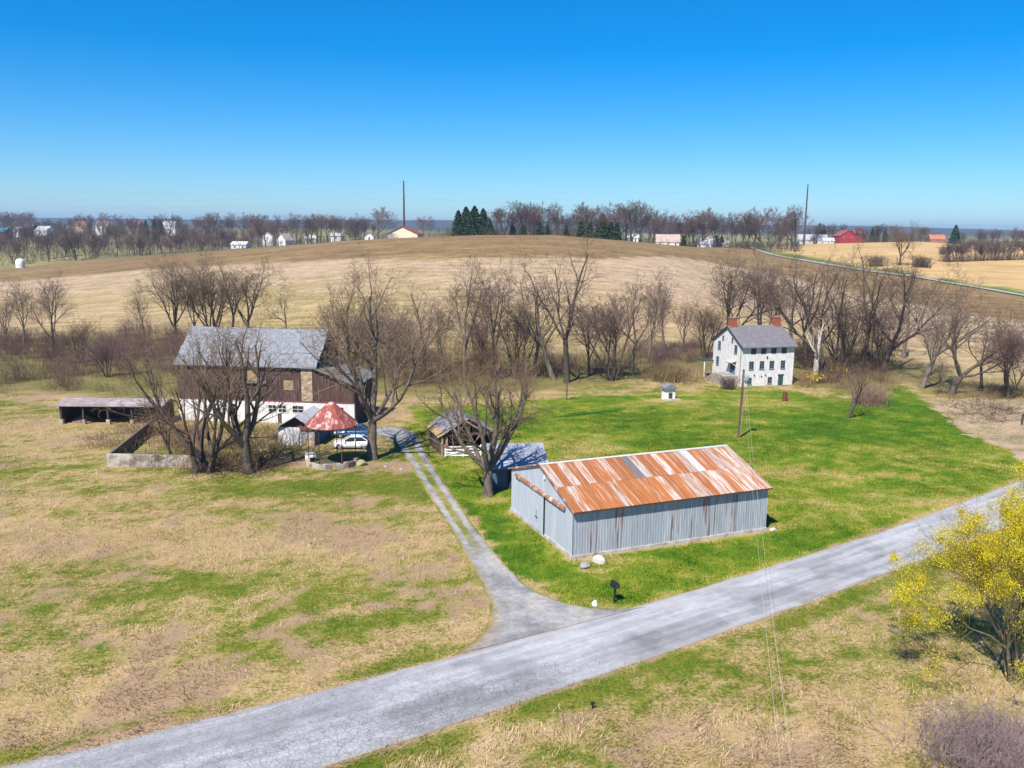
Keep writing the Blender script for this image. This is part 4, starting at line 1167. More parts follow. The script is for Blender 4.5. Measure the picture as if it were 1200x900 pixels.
# ------------------------------------------------------------------ small flat-roofed shed behind the big tree
SO = at(577, 574) + np.array((-.1, .2, 0)); SA = math.radians(5)
fsh = thing('flat_roofed_shed', 'small dark blue shed with pale flat roof behind the machine shed', 'shed', SO, SA)
BUILT.append((SO[:2], SA, -.1, 5.5, -.1, 6.4))
o = boards(0, 1.55, lambda x: 2.1, 0, 0, w=.26, seed=31).build('front_boards', BLUEW, fsh); o['kind'] = 'stuff'
MB().box(.01, 1.6, .02, 6.2, -.3, 2.08).box(1.62, 5.4, 1.2, 6.2, -.3, 2.08).build('wall', BLUEW, fsh)
for x in (3.4, 5.25):
    MB().box(x, x + .14, .0, .14, -.2, 2.06).build('post', TIMBER, fsh)
for i in range(8):
    x = -.3 + i * .76
    MB().prism([(x, -.35, 2.1), (x, 6.5, 2.88), (x, 6.5, 2.95), (x, -.35, 2.17)], (.745, 0, 0)).build('roof_sheet', ROOFG, fsh)
bar = thing('rain_barrel', 'dark drum standing by the flat-roofed shed corner', 'barrel', SO + np.array((1.9, .3, 0)))
m = MB().lathe([(.27, 0), (.3, .05), (.3, .3), (.315, .32), (.3, .34), (.3, .6), (.315, .62), (.3, .64), (.3, .85), (.28, .9)], 16); m.f.append(tuple(range(144, 160))); m.build('drum', mat('blue_black_drum', (.03, .04, .06)), bar, smooth=False)
MB().lathe([(.1, .9), (.1, .94), (.02, .94)], 10).build('bung', BLACKM, bar)

# ------------------------------------------------------------------ vegetation builders
def tubes(polys, sides_of):
    """polys: list of (pts list, radii list, sides) -> V,F numpy"""
    groups = {}
    for p, r, s in polys:
        groups.setdefault((len(p), s), []).append((p, r))
    Vs, Fs, off = [], [], 0
    for (n, s), L in groups.items():
        P = np.array([[tuple(q) for q in p] for p, _ in L], float); R = np.array([r for _, r in L], float)
        T = np.gradient(P, axis=1); T /= np.linalg.norm(T, axis=2, keepdims=True) + 1e-9
        ref = np.zeros_like(T); m = np.abs(T[..., 2]) < .8
        mm = m.mean(axis=1) > .5
        ref[mm, :, 2] = 1; ref[~mm, :, 0] = 1
        U = np.cross(T, ref); U /= np.linalg.norm(U, axis=2, keepdims=True) + 1e-9
        W = np.cross(U, T)
        a = np.arange(s) * 2 * math.pi / s
        ring = P[:, :, None, :] + R[:, :, None, None] * (U[:, :, None, :] * np.cos(a)[None, None, :, None] + W[:, :, None, :] * np.sin(a)[None, None, :, None])
        B = len(L)
        Vs.append(ring.reshape(-1, 3))
        idx = np.arange(B * n * s).reshape(B, n, s) + off
        a0 = idx[:, :-1, :]; b0 = np.roll(idx, -1, 2)[:, :-1, :]; c0 = np.roll(idx, -1, 2)[:, 1:, :]; d0 = idx[:, 1:, :]
        Fs.append(np.stack([a0, b0, c0, d0], -1).reshape(-1, 4))
        off += B * n * s
    return np.concatenate(Vs), np.concatenate(Fs)


UP = Vector((0, 0, 1))


def grow(seed, H=14.0, trunk=.22, r0=.32, nmain=4, spread=38, lean=(0, 0), nch=(6, 5, 5, 3), ratio=(.60, .58, .55, .6), wob=(.05, .12, .16, .2, .22), trop=(.03, .10, .06, .04, .03), multi=1, twig=.012, ang=(34, 42, 45, 48), leader=True, limb=1.0):
    R = random.Random(seed)
    out = []
    NP = (5, 6, 4, 3, 3, 2)

    def perp(d):
        v = Vector((R.gauss(0, 1), R.gauss(0, 1), R.gauss(0, 1)))
        v = v - d * v.dot(d)
        return v.normalized() if v.length > 1e-4 else Vector((1, 0, 0))

    def branch(p, d, L, r, lev):
        n = NP[min(lev, 5)]
        pts = [p.copy()]; rad = [r]; dirs = [d.copy()]
        rend = max(twig * .6, r * (.78 if lev == 0 else .28))
        q = p.copy(); dd = d.copy()
        for i in range(n - 1):
            dd = (dd + perp(dd) * wob[min(lev, 4)] * R.uniform(.4, 1.6) + UP * trop[min(lev, 4)]).normalized()
            q = q + dd * (L / (n - 1)); pts.append(q.copy()); dirs.append(dd.copy()); rad.append(r + (rend - r) * (i + 1) / (n - 1))
        if lev == 0:
            rad[0] = r * 1.35
        out.append((lev, pts, rad))
        return pts, dirs, rad

    def children(pts, dirs, rad, L, lev):
        if lev > len(nch): return
        k = nch[lev - 1]; k = max(2, int(round(k * R.uniform(.75, 1.25))))
        ph = R.uniform(0, 6.28)
        for j in range(k):
            t = .22 + .78 * (j + R.uniform(.2, .9)) / k
            t = min(t, .99); f = t * (len(pts) - 1); i = int(f); g = f - i
            p = pts[i].lerp(pts[i + 1], g); d = dirs[i + 1]; r = rad[i] + (rad[i + 1] - rad[i]) * g
            a = math.radians(R.gauss(ang[lev - 1], 9)); ph += 2.4 + R.uniform(-.5, .5)
            u = d.cross(UP if abs(d.z) < .95 else Vector((1, 0, 0))).normalized(); v = d.cross(u)
            side = u * math.cos(ph) + v * math.sin(ph)
            nd = (d * math.cos(a) + side * math.sin(a)).normalized()
            Lc = L * ratio[lev - 1] * (1.15 - .55 * t) * R.uniform(.75, 1.2)
            rc = max(twig, min(r * .75, r * .62 * R.uniform(.8, 1.15)))
            q = branch(p, nd, Lc, rc, lev + 1)
            children(*q, Lc, lev + 1)

    for s in range(multi):
        d0 = Vector((lean[0], lean[1], 1))
        p0 = Vector((0, 0, -.25))
        if multi > 1:
            a = s * 6.283 / multi + R.uniform(-.4, .4); d0 += Vector((math.cos(a), math.sin(a), 0)) * R.uniform(.18, .42); p0 += Vector((math.cos(a), math.sin(a), 0)) * r0 * 1.1
        d0.normalize()
        r = r0 * (1 if multi == 1 else R.uniform(.55, .8))
        pts, dirs, rad = branch(p0, d0, H * trunk, r, 0)
        k = nmain if multi == 1 else max(2, nmain - 1)
        ph = R.uniform(0, 6.28)
        for j in range(k):
            ph += 6.283 / k + R.uniform(-.35, .35)
            a = math.radians(spread * R.uniform(.6, 1.25))
            if leader and j == 0: a *= .25
            d = dirs[-1]
            u = d.cross(Vector((1, 0, 0))).normalized(); v = d.cross(u)
            nd = (d * math.cos(a) + (u * math.cos(ph) + v * math.sin(ph)) * math.sin(a)).normalized()
            i = len(pts) - 1 if j < 2 else R.choice((len(pts) - 1, len(pts) - 2))
            L = H * (1 - trunk) * .78 * limb * R.uniform(.72, 1.08)
            q = branch(pts[i], nd, L, rad[i] * (.82 if j == 0 else R.uniform(.5, .72)), 1)
            children(*q, L, 1)
    zmax = max(p.z for _, pts, _ in out for p in pts)
    k = H / zmax
    big, small = [], []
    for lev, pts, rad in out:
        pts = [p * k for p in pts]
        if lev <= 2: big.append((pts, rad, (8, 6, 4)[lev]))
        else: small.append((pts, [max(x, twig * .6) for x in rad], 3))
    return big, small


VAR = {}


def tree_variant(key, bark=None, twigm=None, **kw):
    big, small = grow(**kw)
    v, f = tubes(big, None); a = fast_mesh('trunk', v, f, bark or BARK, True)
    v, f = tubes(small, None); b = fast_mesh('crown', v, f, twigm or TWIG)
    VAR[key] = (a, b, kw.get('H', 14.0))


def place_tree(key, p, H, label, rot=0, group=None, name='bare_tree', wide=1.0, tilt=(0, 0)):
    a, b, h0 = VAR[key]
    t = thing(name, label, 'tree', (p[0], p[1], p[2]), rot, group)
    s = H / h0
    t.scale = (s * wide, s * wide, s)
    t.rotation_euler = (tilt[0], tilt[1], rot)
    link('trunk', a, t); link('crown', b, t)
    return t


def tree_px(key, px, py, top, label, rot=0, **kw):
    p = at(px, py)
    H = (elev(px, top, p[1]) - p[2]) * 1.10
    return place_tree(key, p, H, label, rot, **kw)


# hero trees, each grown on its own
tree_variant('car', BARKL, TWIGT, seed=3, H=20.0, trunk=.27, r0=.48, nmain=7, spread=46, nch=(8, 6, 5, 3), twig=.013, ratio=(.56, .56, .52, .55), trop=(.03, .15, .09, .05, .03), wob=(.05, .16, .2, .22, .24))
tree_variant('shed', BARKL, TWIGT, seed=16, H=15.5, trunk=.22, r0=.52, nmain=7, spread=40, nch=(7, 6, 5, 3), twig=.012, trop=(.03, .22, .12, .05, .03), ratio=(.5, .55, .52, .55), wob=(.05, .16, .2, .22, .24))
tree_variant('yard', BARK, TWIGT, seed=21, H=13.0, trunk=.22, r0=.45, nmain=5, spread=40, nch=(6, 5, 5, 3), twig=.009, ratio=(.52, .55, .52, .55), trop=(.03, .18, .1, .05, .03), wob=(.06, .17, .2, .22, .24))
tree_variant('fan', BARK, TWIGT, seed=33, H=12.0, trunk=.13, r0=.36, nmain=4, spread=40, multi=4, nch=(6, 5, 4, 3), twig=.009, trop=(.02, .15, .09, .05, .03), ratio=(.52, .55, .52, .55), wob=(.06, .17, .2, .22, .24))
tree_variant('small_lean', BARK, TWIGT, seed=35, H=8.0, trunk=.25, r0=.22, nmain=3, spread=36, lean=(-.3, 0), nch=(6, 5, 4), twig=.010)
# walnuts on the right: crooked, open crowns
tree_variant('walnut_a', BARK, TWIG, seed=41, H=15.0, trunk=.24, r0=.36, nmain=4, spread=50, lean=(.34, 0), wob=(.06, .2, .24, .24, .24), nch=(7, 5, 5, 3), twig=.012)
tree_variant('walnut_b', BARKL, TWIG, seed=44, H=14.0, trunk=.26, r0=.32, nmain=4, spread=44, lean=(.42, .0), wob=(.06, .2, .24, .24, .24), nch=(7, 5, 5, 3), twig=.012)
tree_variant('walnut_c', BARK, TWIG, seed=47, H=12.0, trunk=.22, r0=.34, nmain=4, spread=56, lean=(.40, -.05), wob=(.05, .2, .24, .24, .24), nch=(7, 6, 5, 3), twig=.012)
# hedgerow kinds
tree_variant('round_a', BARK, TWIG, seed=51, H=14.0, trunk=.22, r0=.30, nmain=5, spread=42, nch=(8, 6, 5, 3), twig=.013)
tree_variant('round_b', BARK, TWIGT, seed=54, H=14.0, trunk=.2, r0=.28, nmain=5, spread=38, nch=(8, 6, 5, 3), twig=.013)
tree_variant('open_a', BARK, TWIGT, seed=81, H=15.0, trunk=.30, r0=.30, nmain=4, spread=34, nch=(6, 5, 4, 3), twig=.012, wob=(.07, .2, .24, .26, .26), trop=(.02, .14, .06, .04, .03), ratio=(.5, .55, .55, .6))
tree_variant('open_b', BARKL, TWIG, seed=84, H=13.0, trunk=.34, r0=.26, nmain=3, spread=48, lean=(.12, .1), nch=(6, 5, 4, 3), twig=.012, wob=(.08, .22, .26, .26, .26), trop=(.02, .10, .05, .04, .03))
tree_variant('slim_a', BARKL, TWIG, seed=57, H=14.0, trunk=.30, r0=.20, nmain=4, spread=22, nch=(9, 6, 6), twig=.012, trop=(.02, .16, .1, .06, .04))
tree_variant('slim_b', BARK, TWIGP, seed=58, H=14.0, trunk=.24, r0=.22, nmain=4, spread=26, nch=(9, 7, 7), twig=.012, trop=(.02, .16, .1, .06, .04))
tree_variant('multi_a', BARK, TWIG, seed=61, H=12.0, trunk=.16, r0=.26, nmain=3, spread=30, multi=6, nch=(7, 6, 6), twig=.012)
tree_variant('multi_b', BARK, TWIGP, seed=64, H=11.0, trunk=.16, r0=.24, nmain=3, spread=34, multi=5, nch=(8, 7, 6), twig=.012)
tree_variant('dead', BARKP, BARKP, seed=67, H=9.0, trunk=.42, r0=.42, nmain=3, spread=46, nch=(3, 3), twig=.02, lean=(-.05, 0))
# far kinds: few, thicker twigs
TWIGF = mat('twig_far', (.13, .09, .07), (.075, .054, .043), scale=.3, rand=.25)
TWIGFP = mat('twig_far_mauve', (.16, .10, .088), (.09, .06, .053), scale=.3, rand=.25)
for i, (sd_, kw) in enumerate(((71, dict(nmain=5, spread=40)), (72, dict(nmain=4, spread=30)), (73, dict(nmain=4, spread=48, trunk=.18)), (74, dict(nmain=3, spread=24, trunk=.28)), (75, dict(nmain=3, spread=34, multi=4, trunk=.14)))):
    tree_variant('far%d' % i, BARK, TWIGF if i % 2 else TWIGFP, seed=sd_, H=12.0, r0=.26, nch=(6, 6, 5), twig=.034, **kw)

# ---- named trees close to the buildings
tree_px('car', 436, 538, 306, 'tall spreading bare tree with thick trunk beside the parked cars', 0.4)
tree_px('shed', 572, 581, 412, 'thick-trunked bare tree forking low at the gable of the rusty shed', 1.2)
tree_px('yard', 291, 554, 382, 'dark bare tree in front of the barn, right of two neighbours', 2.2)
tree_px('fan', 240, 553, 372, 'dense many-stemmed bare tree in front of the barn roof\'s left half', .7, wide=.92)
tree_px('small_lean', 208, 546, 462, 'small leaning bare tree at the end of the concrete barnyard wall', .2)
tree_px('walnut_a', 1033, 436, 296, 'tall right-leaning bare tree, leftmost of three leaning beyond the lawn', .15)
tree_px('walnut_b', 1078, 455, 318, 'pale-trunked bare tree leaning right, middle of the leaning three', -.1)
tree_px('walnut_c', 1113, 462, 352, 'crooked dark bare tree leaning right above the bare soil patch', .1, wide=1.12)
tree_px('small_lean', 993, 490, 423, 'small crooked bare tree standing alone on the lawn near house', 2.9)
# ---- hedgerow along the creek, left to right
HEDGE = [
    ('slim_a', 28, 408, 330, 'thin bare tree nearest the left edge above the brush', .3),
    ('slim_b', 63, 416, 322, 'dark upright bare tree by the left edge, right of a thinner one', 1.0),
    ('multi_b', 126, 442, 386, 'low spreading bare tree in the brush above the cattle shed', 2.0),
    ('round_b', 205, 400, 302, 'bare tree behind the left end of the barn roof', .9),
    ('multi_a', 250, 398, 297, 'broad many-stemmed bare tree rising behind the barn ridge', .1),
    ('round_a', 292, 398, 306, 'bare tree behind the barn ridge, right of the many-stemmed one', 2.6),
    ('open_b', 337, 398, 338, 'small lone bare tree behind the right half of barn ridge', 3.9),
    ('multi_b', 462, 446, 345, 'reddish bare tree in the thicket right of the barn', 4.1),
    ('open_a', 497, 440, 338, 'bare tree in the thicket left of the slim pair', 5.0),
    ('slim_a', 545, 446, 308, 'tall slim pale bare tree rising above the wagon shed', 2.4),
    ('slim_b', 577, 446, 316, 'dense mauve upright bare tree right of the slim pale one', .6),
    ('multi_a', 606, 444, 350, 'many-stemmed bare tree just left of the leaning dark trunk', 3.0),
    ('walnut_b', 650, 446, 306, 'dark bare tree leaning left at the lawn\'s back edge', 3.3),
    ('open_a', 664, 448, 286, 'tallest bare tree of the creek row behind the thin post', 1.5),
    ('multi_b', 718, 446, 334, 'reddish multi-stemmed bare tree right of the tallest creek tree', 1.1),
    ('open_b', 741, 440, 328, 'bare tree left of the thin pale tree at creek', 2.2),
    ('slim_a', 778, 414, 320, 'thin pale bare tree standing between creek row and house', 4.0),
    ('slim_b', 800, 412, 348, 'small bare sapling behind the round hedge beside the house', 1.9),
    ('round_a', 851, 420, 296, 'broad bare tree directly behind the left chimney', .2),
    ('slim_b', 889, 418, 300, 'upright bare tree behind the middle of the house roof', 3.1),
    ('open_b', 926, 420, 306, 'bare tree behind the right chimney of the house', 5.1),
    ('walnut_a', 968, 440, 296, 'large dark bare tree right of the house with curving limbs', 2.8),
    ('open_a', 1008, 436, 292, 'tallest bare tree of the clump right of the house', 3.6),
    ('multi_a', 985, 438, 330, 'dark many-stemmed bare tree in the clump right of house', 5.5),
    ('open_b', 1058, 420, 322, 'bare tree behind the leaning trees, seen between them', 1.3),
    ('slim_b', 8, 402, 345, 'short mauve bare tree cut by the left edge', 2.2),
    ('multi_a', 95, 425, 372, 'low many-stemmed bare tree right of the two left edge trees', 4.4),
    ('slim_a', 170, 402, 340, 'thin bare tree left of the barn ridge group', 5.2),
    ('slim_b', 228, 396, 318, 'mauve bare tree between the first two behind the barn', 3.3),
    ('open_a', 272, 398, 310, 'open bare tree in the middle of the barn ridge group', 4.6),
    ('slim_b', 395, 424, 352, 'mauve bare tree right behind the barn gable', 1.4),
    ('multi_a', 420, 436, 362, 'many-stemmed bare tree behind the crown of the car tree', 2.9),
    ('open_b', 440, 430, 345, 'leaning bare tree behind the crown of the car tree', 5.9),
    ('slim_a', 520, 444, 356, 'thin pale bare tree between the thicket trees', 3.7),
    ('multi_b', 560, 430, 362, 'low mauve bare tree behind the slim pair', .4),
    ('open_b', 627, 440, 330, 'crooked bare tree left of the left-leaning dark one', 2.0),
    ('slim_b', 690, 440, 345, 'mauve bare tree right behind the tallest creek tree', 5.4),
    ('slim_a', 760, 424, 338, 'thin bare tree left of the pale creek sapling', .7),
    ('multi_a', 826, 420, 350, 'many-stemmed bare tree behind the left corner of the house', 1.7),
    ('slim_a', 908, 416, 318, 'thin pale bare tree between the house chimneys', 4.9),
    ('open_a', 945, 430, 312, 'open bare tree just right of the house roof', .3),
    ('multi_b', 1025, 432, 338, 'mauve multi-stemmed bare tree before the leaning trees', 3.5),
    ('slim_b', 1090, 440, 368, 'mauve bare tree behind the pale leaning trunk', 1.2),
    ('open_b', 1150, 458, 372, 'bare tree between crooked leaning tree and right edge', 4.2),
    ('multi_b', 1183, 466, 362, 'many-stemmed bare tree at the right edge past the soil patch', 2.5),
]
for k, x, y, tp, lab, r in HEDGE:
    tree_px(k, x, y, tp, lab, r)
tree_px('dead', 955, 446, 376, 'pale barkless dead trunk right of the white farmhouse', .5, name='dead_tree')
tree_px('slim_a', 1097, 462, 420, 'thin young sapling between the two rightmost leaning trees', .5, name='sapling')
# far single trees by the upper road
tree_px('round_b', 1054, 311, 262, 'bare tree standing by the upper road on the right', .8)

# ---- brush
def brush_polys(P, n, seed, h=(1.2, 3.0), spread=.5, r=.017, twigs=3, clump=1.0):
    """P (k,2) clump centres -> stems and twigs"""
    R = np.random.RandomState(seed)
    i = R.randint(0, len(P), n); c = P[i] + R.normal(0, clump, (n, 2))
    z = terrain(c[:, 0], c[:, 1]) - .1
    H = R.uniform(h[0], h[1], n); a = R.uniform(0, 6.283, n); s = np.abs(R.normal(0, spread, n))
    d = np.stack([np.cos(a) * s, np.sin(a) * s, np.ones(n)], 1)
    B = np.stack([c[:, 0], c[:, 1], z], 1)
    bend = R.normal(0, .16, (n, 3)) * H[:, None]; bend[:, 2] = -np.abs(bend[:, 2]) * .6
    M = B + d * (H * .5)[:, None]; T = B + d * H[:, None] + bend
    stems = np.stack([B, M, T], 1); srad = np.stack([np.full(n, r * 1.4), np.full(n, r), np.full(n, r * .5)], 1)
    polys, rad = [], []
    for k in range(twigs):
        f = R.uniform(.3, .95, n)[:, None]; p = M * (1 - f) + T * f
        e = R.normal(0, .5, (n, 3)); e[:, 2] = np.abs(e[:, 2]) + .25; e *= (H * .32)[:, None]
        polys.append(np.stack([p, p + e], 1)); rad.append(np.stack([np.full(n, r * .8), np.full(n, r * .35)], 1))
    return [stems, np.concatenate(polys)], [srad, np.concatenate(rad)]


def poly_mesh(name, Ps, Rs, m, sides=3, off=None):
    if not isinstance(Ps, list): Ps, Rs = [Ps], [Rs]
    Vs, Fs, k = [], [], 0
    for P, R in zip(Ps, Rs):
        if off is not None: P = P - np.array(off)[None, None]
        T = np.gradient(P, axis=1); T /= np.linalg.norm(T, axis=2, keepdims=True) + 1e-9
        ref = np.array([.31, .87, .15]); U = np.cross(T, ref); U /= np.linalg.norm(U, axis=2, keepdims=True) + 1e-9; W = np.cross(U, T)
        a = np.arange(sides) * 2 * math.pi / sides; B, n = P.shape[:2]
        ring = P[:, :, None, :] + R[:, :, None, None] * (U[:, :, None] * np.cos(a)[None, None, :, None] + W[:, :, None] * np.sin(a)[None, None, :, None])
        idx = np.arange(B * n * sides).reshape(B, n, sides) + k; r = np.roll(idx, -1, 2)
        Fs.append(np.stack([idx[:, :-1], r[:, :-1], r[:, 1:], idx[:, 1:]], -1).reshape(-1, 4)); Vs.append(ring.reshape(-1, 3)); k += B * n * sides
    return fast_mesh(name, np.concatenate(Vs), np.concatenate(Fs), m)


def area_pts(poly_px, n, seed):
    P = np.array(wpoly(poly_px)); R = np.random.RandomState(seed)
    lo, hi = P.min(0), P.max(0); out = []
    while len(out) < n:
        q = lo + R.rand(400, 2) * (hi - lo); out += list(q[inpoly(q[:, 0], q[:, 1], [tuple(x) for x in P])])
    return np.array(out[:n])


def thicket(label, poly, n, seed, m, clumps=60, **kw):
    P, R = brush_polys(area_pts(poly, clumps, seed), n, seed, **kw)
    return kind(link('brush_thicket', poly_mesh('brush_thicket', P, R, m)), 'stuff', label, 'brush')


BR1 = mat('brush_mauve', (.19, .105, .085), (.10, .058, .05), scale=.5, contrast=(.35, .65))
BR2 = mat('brush_tan', (.28, .175, .095), (.155, .095, .052), scale=.5, contrast=(.35, .65))
BR3 = mat('brush_olive', (.23, .20, .07), (.14, .12, .045), scale=.5, contrast=(.35, .65))
BR4 = mat('brush_dark', (.10, .06, .045), (.055, .034, .028), scale=.5, contrast=(.35, .65))
thicket('mauve brush thicket above the low cattle shed', [(-30, 462), (215, 458), (225, 400), (120, 405), (-30, 395)], 3600, 1, BR1, 70, h=(1.5, 4.2))
thicket('olive undergrowth among the brush at left edge', [(-30, 466), (215, 463), (215, 420), (-30, 410)], 1500, 2, BR3, 50, h=(.6, 1.6), spread=.8)
thicket('dark brush under the left edge trees', [(0, 425), (90, 430), (95, 400), (0, 400)], 700, 12, BR4, 16, h=(1.2, 2.6))
thicket('tan brush thicket between barn and wagon shed along the creek', [(430, 456), (640, 456), (640, 415), (430, 400)], 3000, 3, BR2, 70, h=(1.5, 4.6))
thicket('dark brush tangle right of the barn', [(470, 455), (560, 452), (560, 420), (470, 410)], 1100, 4, BR4, 22, h=(1.2, 3.0))
thicket('reddish brush under the creek trees left of the house', [(640, 446), (830, 428), (830, 405), (640, 415)], 2200, 5, BR1, 55, h=(1.0, 3.2))
thicket('brown brush clump right of the house', [(935, 452), (1050, 445), (1050, 405), (935, 402)], 2200, 6, BR4, 40, h=(1.2, 4.0))
thicket('tan brush edging the lawn right of the house', [(940, 466), (1045, 470), (1050, 430), (940, 430)], 1600, 7, BR2, 30, h=(.8, 2.4))
thicket('scrubby brush at the right edge past the soil', [(1110, 474), (1230, 474), (1230, 452), (1110, 455)], 900, 8, BR2, 26, h=(.5, 1.6))
thicket('fallen branches and brush on the bare soil patch', [(1110, 500), (1200, 490), (1200, 472), (1100, 470)], 350, 9, BR4, 16, h=(.3, 1.2), spread=2.5)
thicket('tangled brush below the trees in front of the barn', [(170, 552), (340, 556), (330, 510), (170, 500)], 1500, 10, BR2, 40, h=(.8, 2.4))
thicket('dark fallen brush at the foot of the barnyard trees', [(215, 556), (335, 558), (330, 545), (215, 545)], 420, 11, BR4, 14, h=(.5, 1.4), spread=1.8)
thicket('mauve brush behind the left end of the barn', [(130, 420), (215, 428), (225, 390), (140, 380)], 1400, 13, BR1, 30, h=(1.2, 3.6))
thicket('grey scrub strewn below the cattle shed', [(95, 530), (180, 525), (175, 500), (110, 502)], 420, 14, BR2, 14, h=(.3, 1.0), spread=1.4)


def shrub(name, label, p, n, w, h, m, seed, r=.012, twigs=3, spread=.55):
    R = np.random.RandomState(seed)
    c = np.array([[p[0], p[1]]])
    P, Rr_ = brush_polys(c, n, seed, h=h, spread=spread, r=r, twigs=twigs, clump=w)
    o = link(name, poly_mesh(name, P, Rr_, m, off=p), None, p)
    return tag(o, label, 'shrub')


shrub('round_shrub', 'wide rounded brown hedge-like shrub left of the farmhouse', at(786, 446), 620, 2.2, (1.4, 3.0), mat('shrub_green_brown', (.19, .155, .06), (.27, .17, .10), scale=.35, contrast=(.4, .6)), 51, r=.026, twigs=4)
shrub('tan_shrub', 'dense tan rounded shrub at the lawn edge near small tree', at(1018, 474), 420, 1.2, (1.5, 3.0), mat('shrub_tan', (.33, .215, .15), (.24, .15, .10), scale=.5), 52, r=.024, twigs=4)
shrub('door_shrub', 'small dark bare bush in front of the farmhouse steps', at(853, 456), 120, .55, (1.0, 2.2), BR4, 53, r=.02)
shrub('mauve_shrub', 'dense mauve bare shrub filling the bottom right corner', at(1176, 912), 1300, 1.35, (1.2, 2.5), mat('shrub_mauve', (.33, .24, .23), (.20, .14, .14), scale=.8), 54, r=.011, twigs=5)
YEL = mat('yellow_bloom', (.72, .58, .02), (.58, .45, .02), scale=3)


def leaf_quads(C, size, seed, droop=0.0):
    R = np.random.RandomState(seed); n = len(C)
    a = R.normal(0, 1, (n, 3)); a[:, 2] -= droop; a /= np.linalg.norm(a, axis=1, keepdims=True)
    b = R.normal(0, 1, (n, 3)); b -= a * (a * b).sum(1, keepdims=True); b /= np.linalg.norm(b, axis=1, keepdims=True)
    s = size * R.uniform(.6, 1.4, (n, 1))
    V = np.stack([C - b * s * .35, C + a * s * .5 - b * s * .0, C + b * s * .35 + a * s * .1, C - a * s * .5], 1)
    return V.reshape(-1, 3), np.arange(n * 4).reshape(-1, 4)


for i, (x, y, lab, nn, s_) in enumerate(((954, 449, 'bright yellow flowering bush right of the farmhouse', 420, .75), (986, 441, 'small yellow flowering bush further right in the brush', 260, .6))):
    p = at(x, y); t = thing('forsythia_bush', lab, 'shrub', p)
    P, R_ = brush_polys(np.array([[p[0], p[1]]]), 60, 80 + i, h=(.8, 1.7), spread=.5, r=.015, clump=.35)
    link('stems', poly_mesh('stems', P, R_, BR3, off=p), t)
    C = (np.concatenate([q.reshape(-1, 3) for q in P]) - p[None]); rr = np.random.RandomState(i)
    C = C[rr.randint(0, len(C), nn)] + rr.normal(0, .18, (nn, 3)); C[:, 2] = np.abs(C[:, 2]) + .15
    v, f = leaf_quads(C, .26, i); link('blossom', fast_mesh('blossom', v, f, YEL), t)

# ---- yellow-green willow at the right
def willow():
    p = at(1184, 797)
    t = thing('yellow_willow', 'yellow-green budding willow by the road at the right edge', 'tree', p)
    t.scale = (.74, .8, 1.0)
    big, small = grow(seed=91, H=12.5, trunk=.2, r0=.19, nmain=5, spread=40, lean=(-.04, .12), multi=3, nch=(7, 6, 4), twig=.012, wob=(.08, .22, .24, .24, .24), trop=(.03, .05, .0, -.05, -.05), limb=1.0)
    v, f = tubes(big, None); link('trunk', fast_mesh('trunk', v, f, mat('willow_bark', (.17, .135, .085), (.09, .07, .05), scale=2, stretch=(3, 3, .6)), True), t)
    R = np.random.RandomState(9)
    tips = np.array([tuple(pt) for pts, _, _ in small for pt in pts[1:]])
    # drooping strands
    n = 1500; s0 = tips[R.randint(0, len(tips), n)]; L = R.uniform(.4, 1.5, n)
    sw = R.normal(0, .28, (n, 3)); sw[:, 2] = -1; s1 = s0 + sw * (L * .5)[:, None]; s2 = s1 + sw * np.array((.4, .4, 1)) * (L * .5)[:, None]
    s2[:, 2] = np.maximum(s2[:, 2], .15); s1[:, 2] = np.maximum(s1[:, 2], .2)
    SP = np.stack([s0, s1, s2], 1); SR_ = np.tile(np.array((.007, .006, .004)), (n, 1))
    v1, f1 = tubes(small, None); m1 = fast_mesh('twigs', v1, f1, mat('willow_twig', (.30, .25, .05), (.20, .15, .05), scale=1)); link('twigs', m1, t)
    link('strands', poly_mesh('strands', SP, SR_, mat('willow_strand', (.42, .37, .04), (.32, .28, .03), scale=1)), t)
    nc = 520; cc = tips[R.randint(0, len(tips), nc)]; cs = R.uniform(.25, .95, nc); lo = R.rand(nc)
    cc = cc[(fbm(cc[:, 0] + cc[:, 2] * .7, cc[:, 1] - cc[:, 2] * .5, 1.6, 2, 66) > .40)]; nc = len(cc)
    k = 85000; i = R.randint(0, nc, k); e = R.normal(0, 1, (k, 3)) * np.array((1, 1, .55)); C = cc[i] + e * cs[i][:, None] * .62; C[:, 2] -= np.abs(R.normal(0, .22, k)); C[:, 2] = np.maximum(C[:, 2], .12)
    v, f = leaf_quads(C, .078, 5, droop=1.2)
    link('crown', fast_mesh('crown', v, f, mat('willow_leaf', (.58, .45, .009), (.42, .37, .009), scale=.9, contrast=(.35, .65))), t)


willow()

# ---- evergreens
def evergreen(key, H, R0, n, seed, m, power=1.0, leaf=.5):
    R = np.random.RandomState(seed)
    h = (R.rand(n) ** 1.25) * H * .96 + H * .04; a = R.uniform(0, 6.283, n)
    tier = .78 + .22 * np.sin(h * 5.0 + R.normal(0, .5, n)); rr = R0 * (1 - h / H) ** power * tier * (R.rand(n) ** .35)
    lump = .8 + .4 * vnoise(a * 1.3 + seed, h * .6)
    C = np.stack([np.cos(a) * rr * lump, np.sin(a) * rr * lump, h], 1)
    v, f = leaf_quads(C, leaf, seed, droop=.5)
    b = fast_mesh('crown', v, f, m)
    v, f = tubes([([(0, 0, -.2), (0, 0, H * .5), (0, 0, H * .97)], [.22, .12, .02], 6)], None)
    VAR[key] = (fast_mesh('trunk', v, f, BARK), b, H)


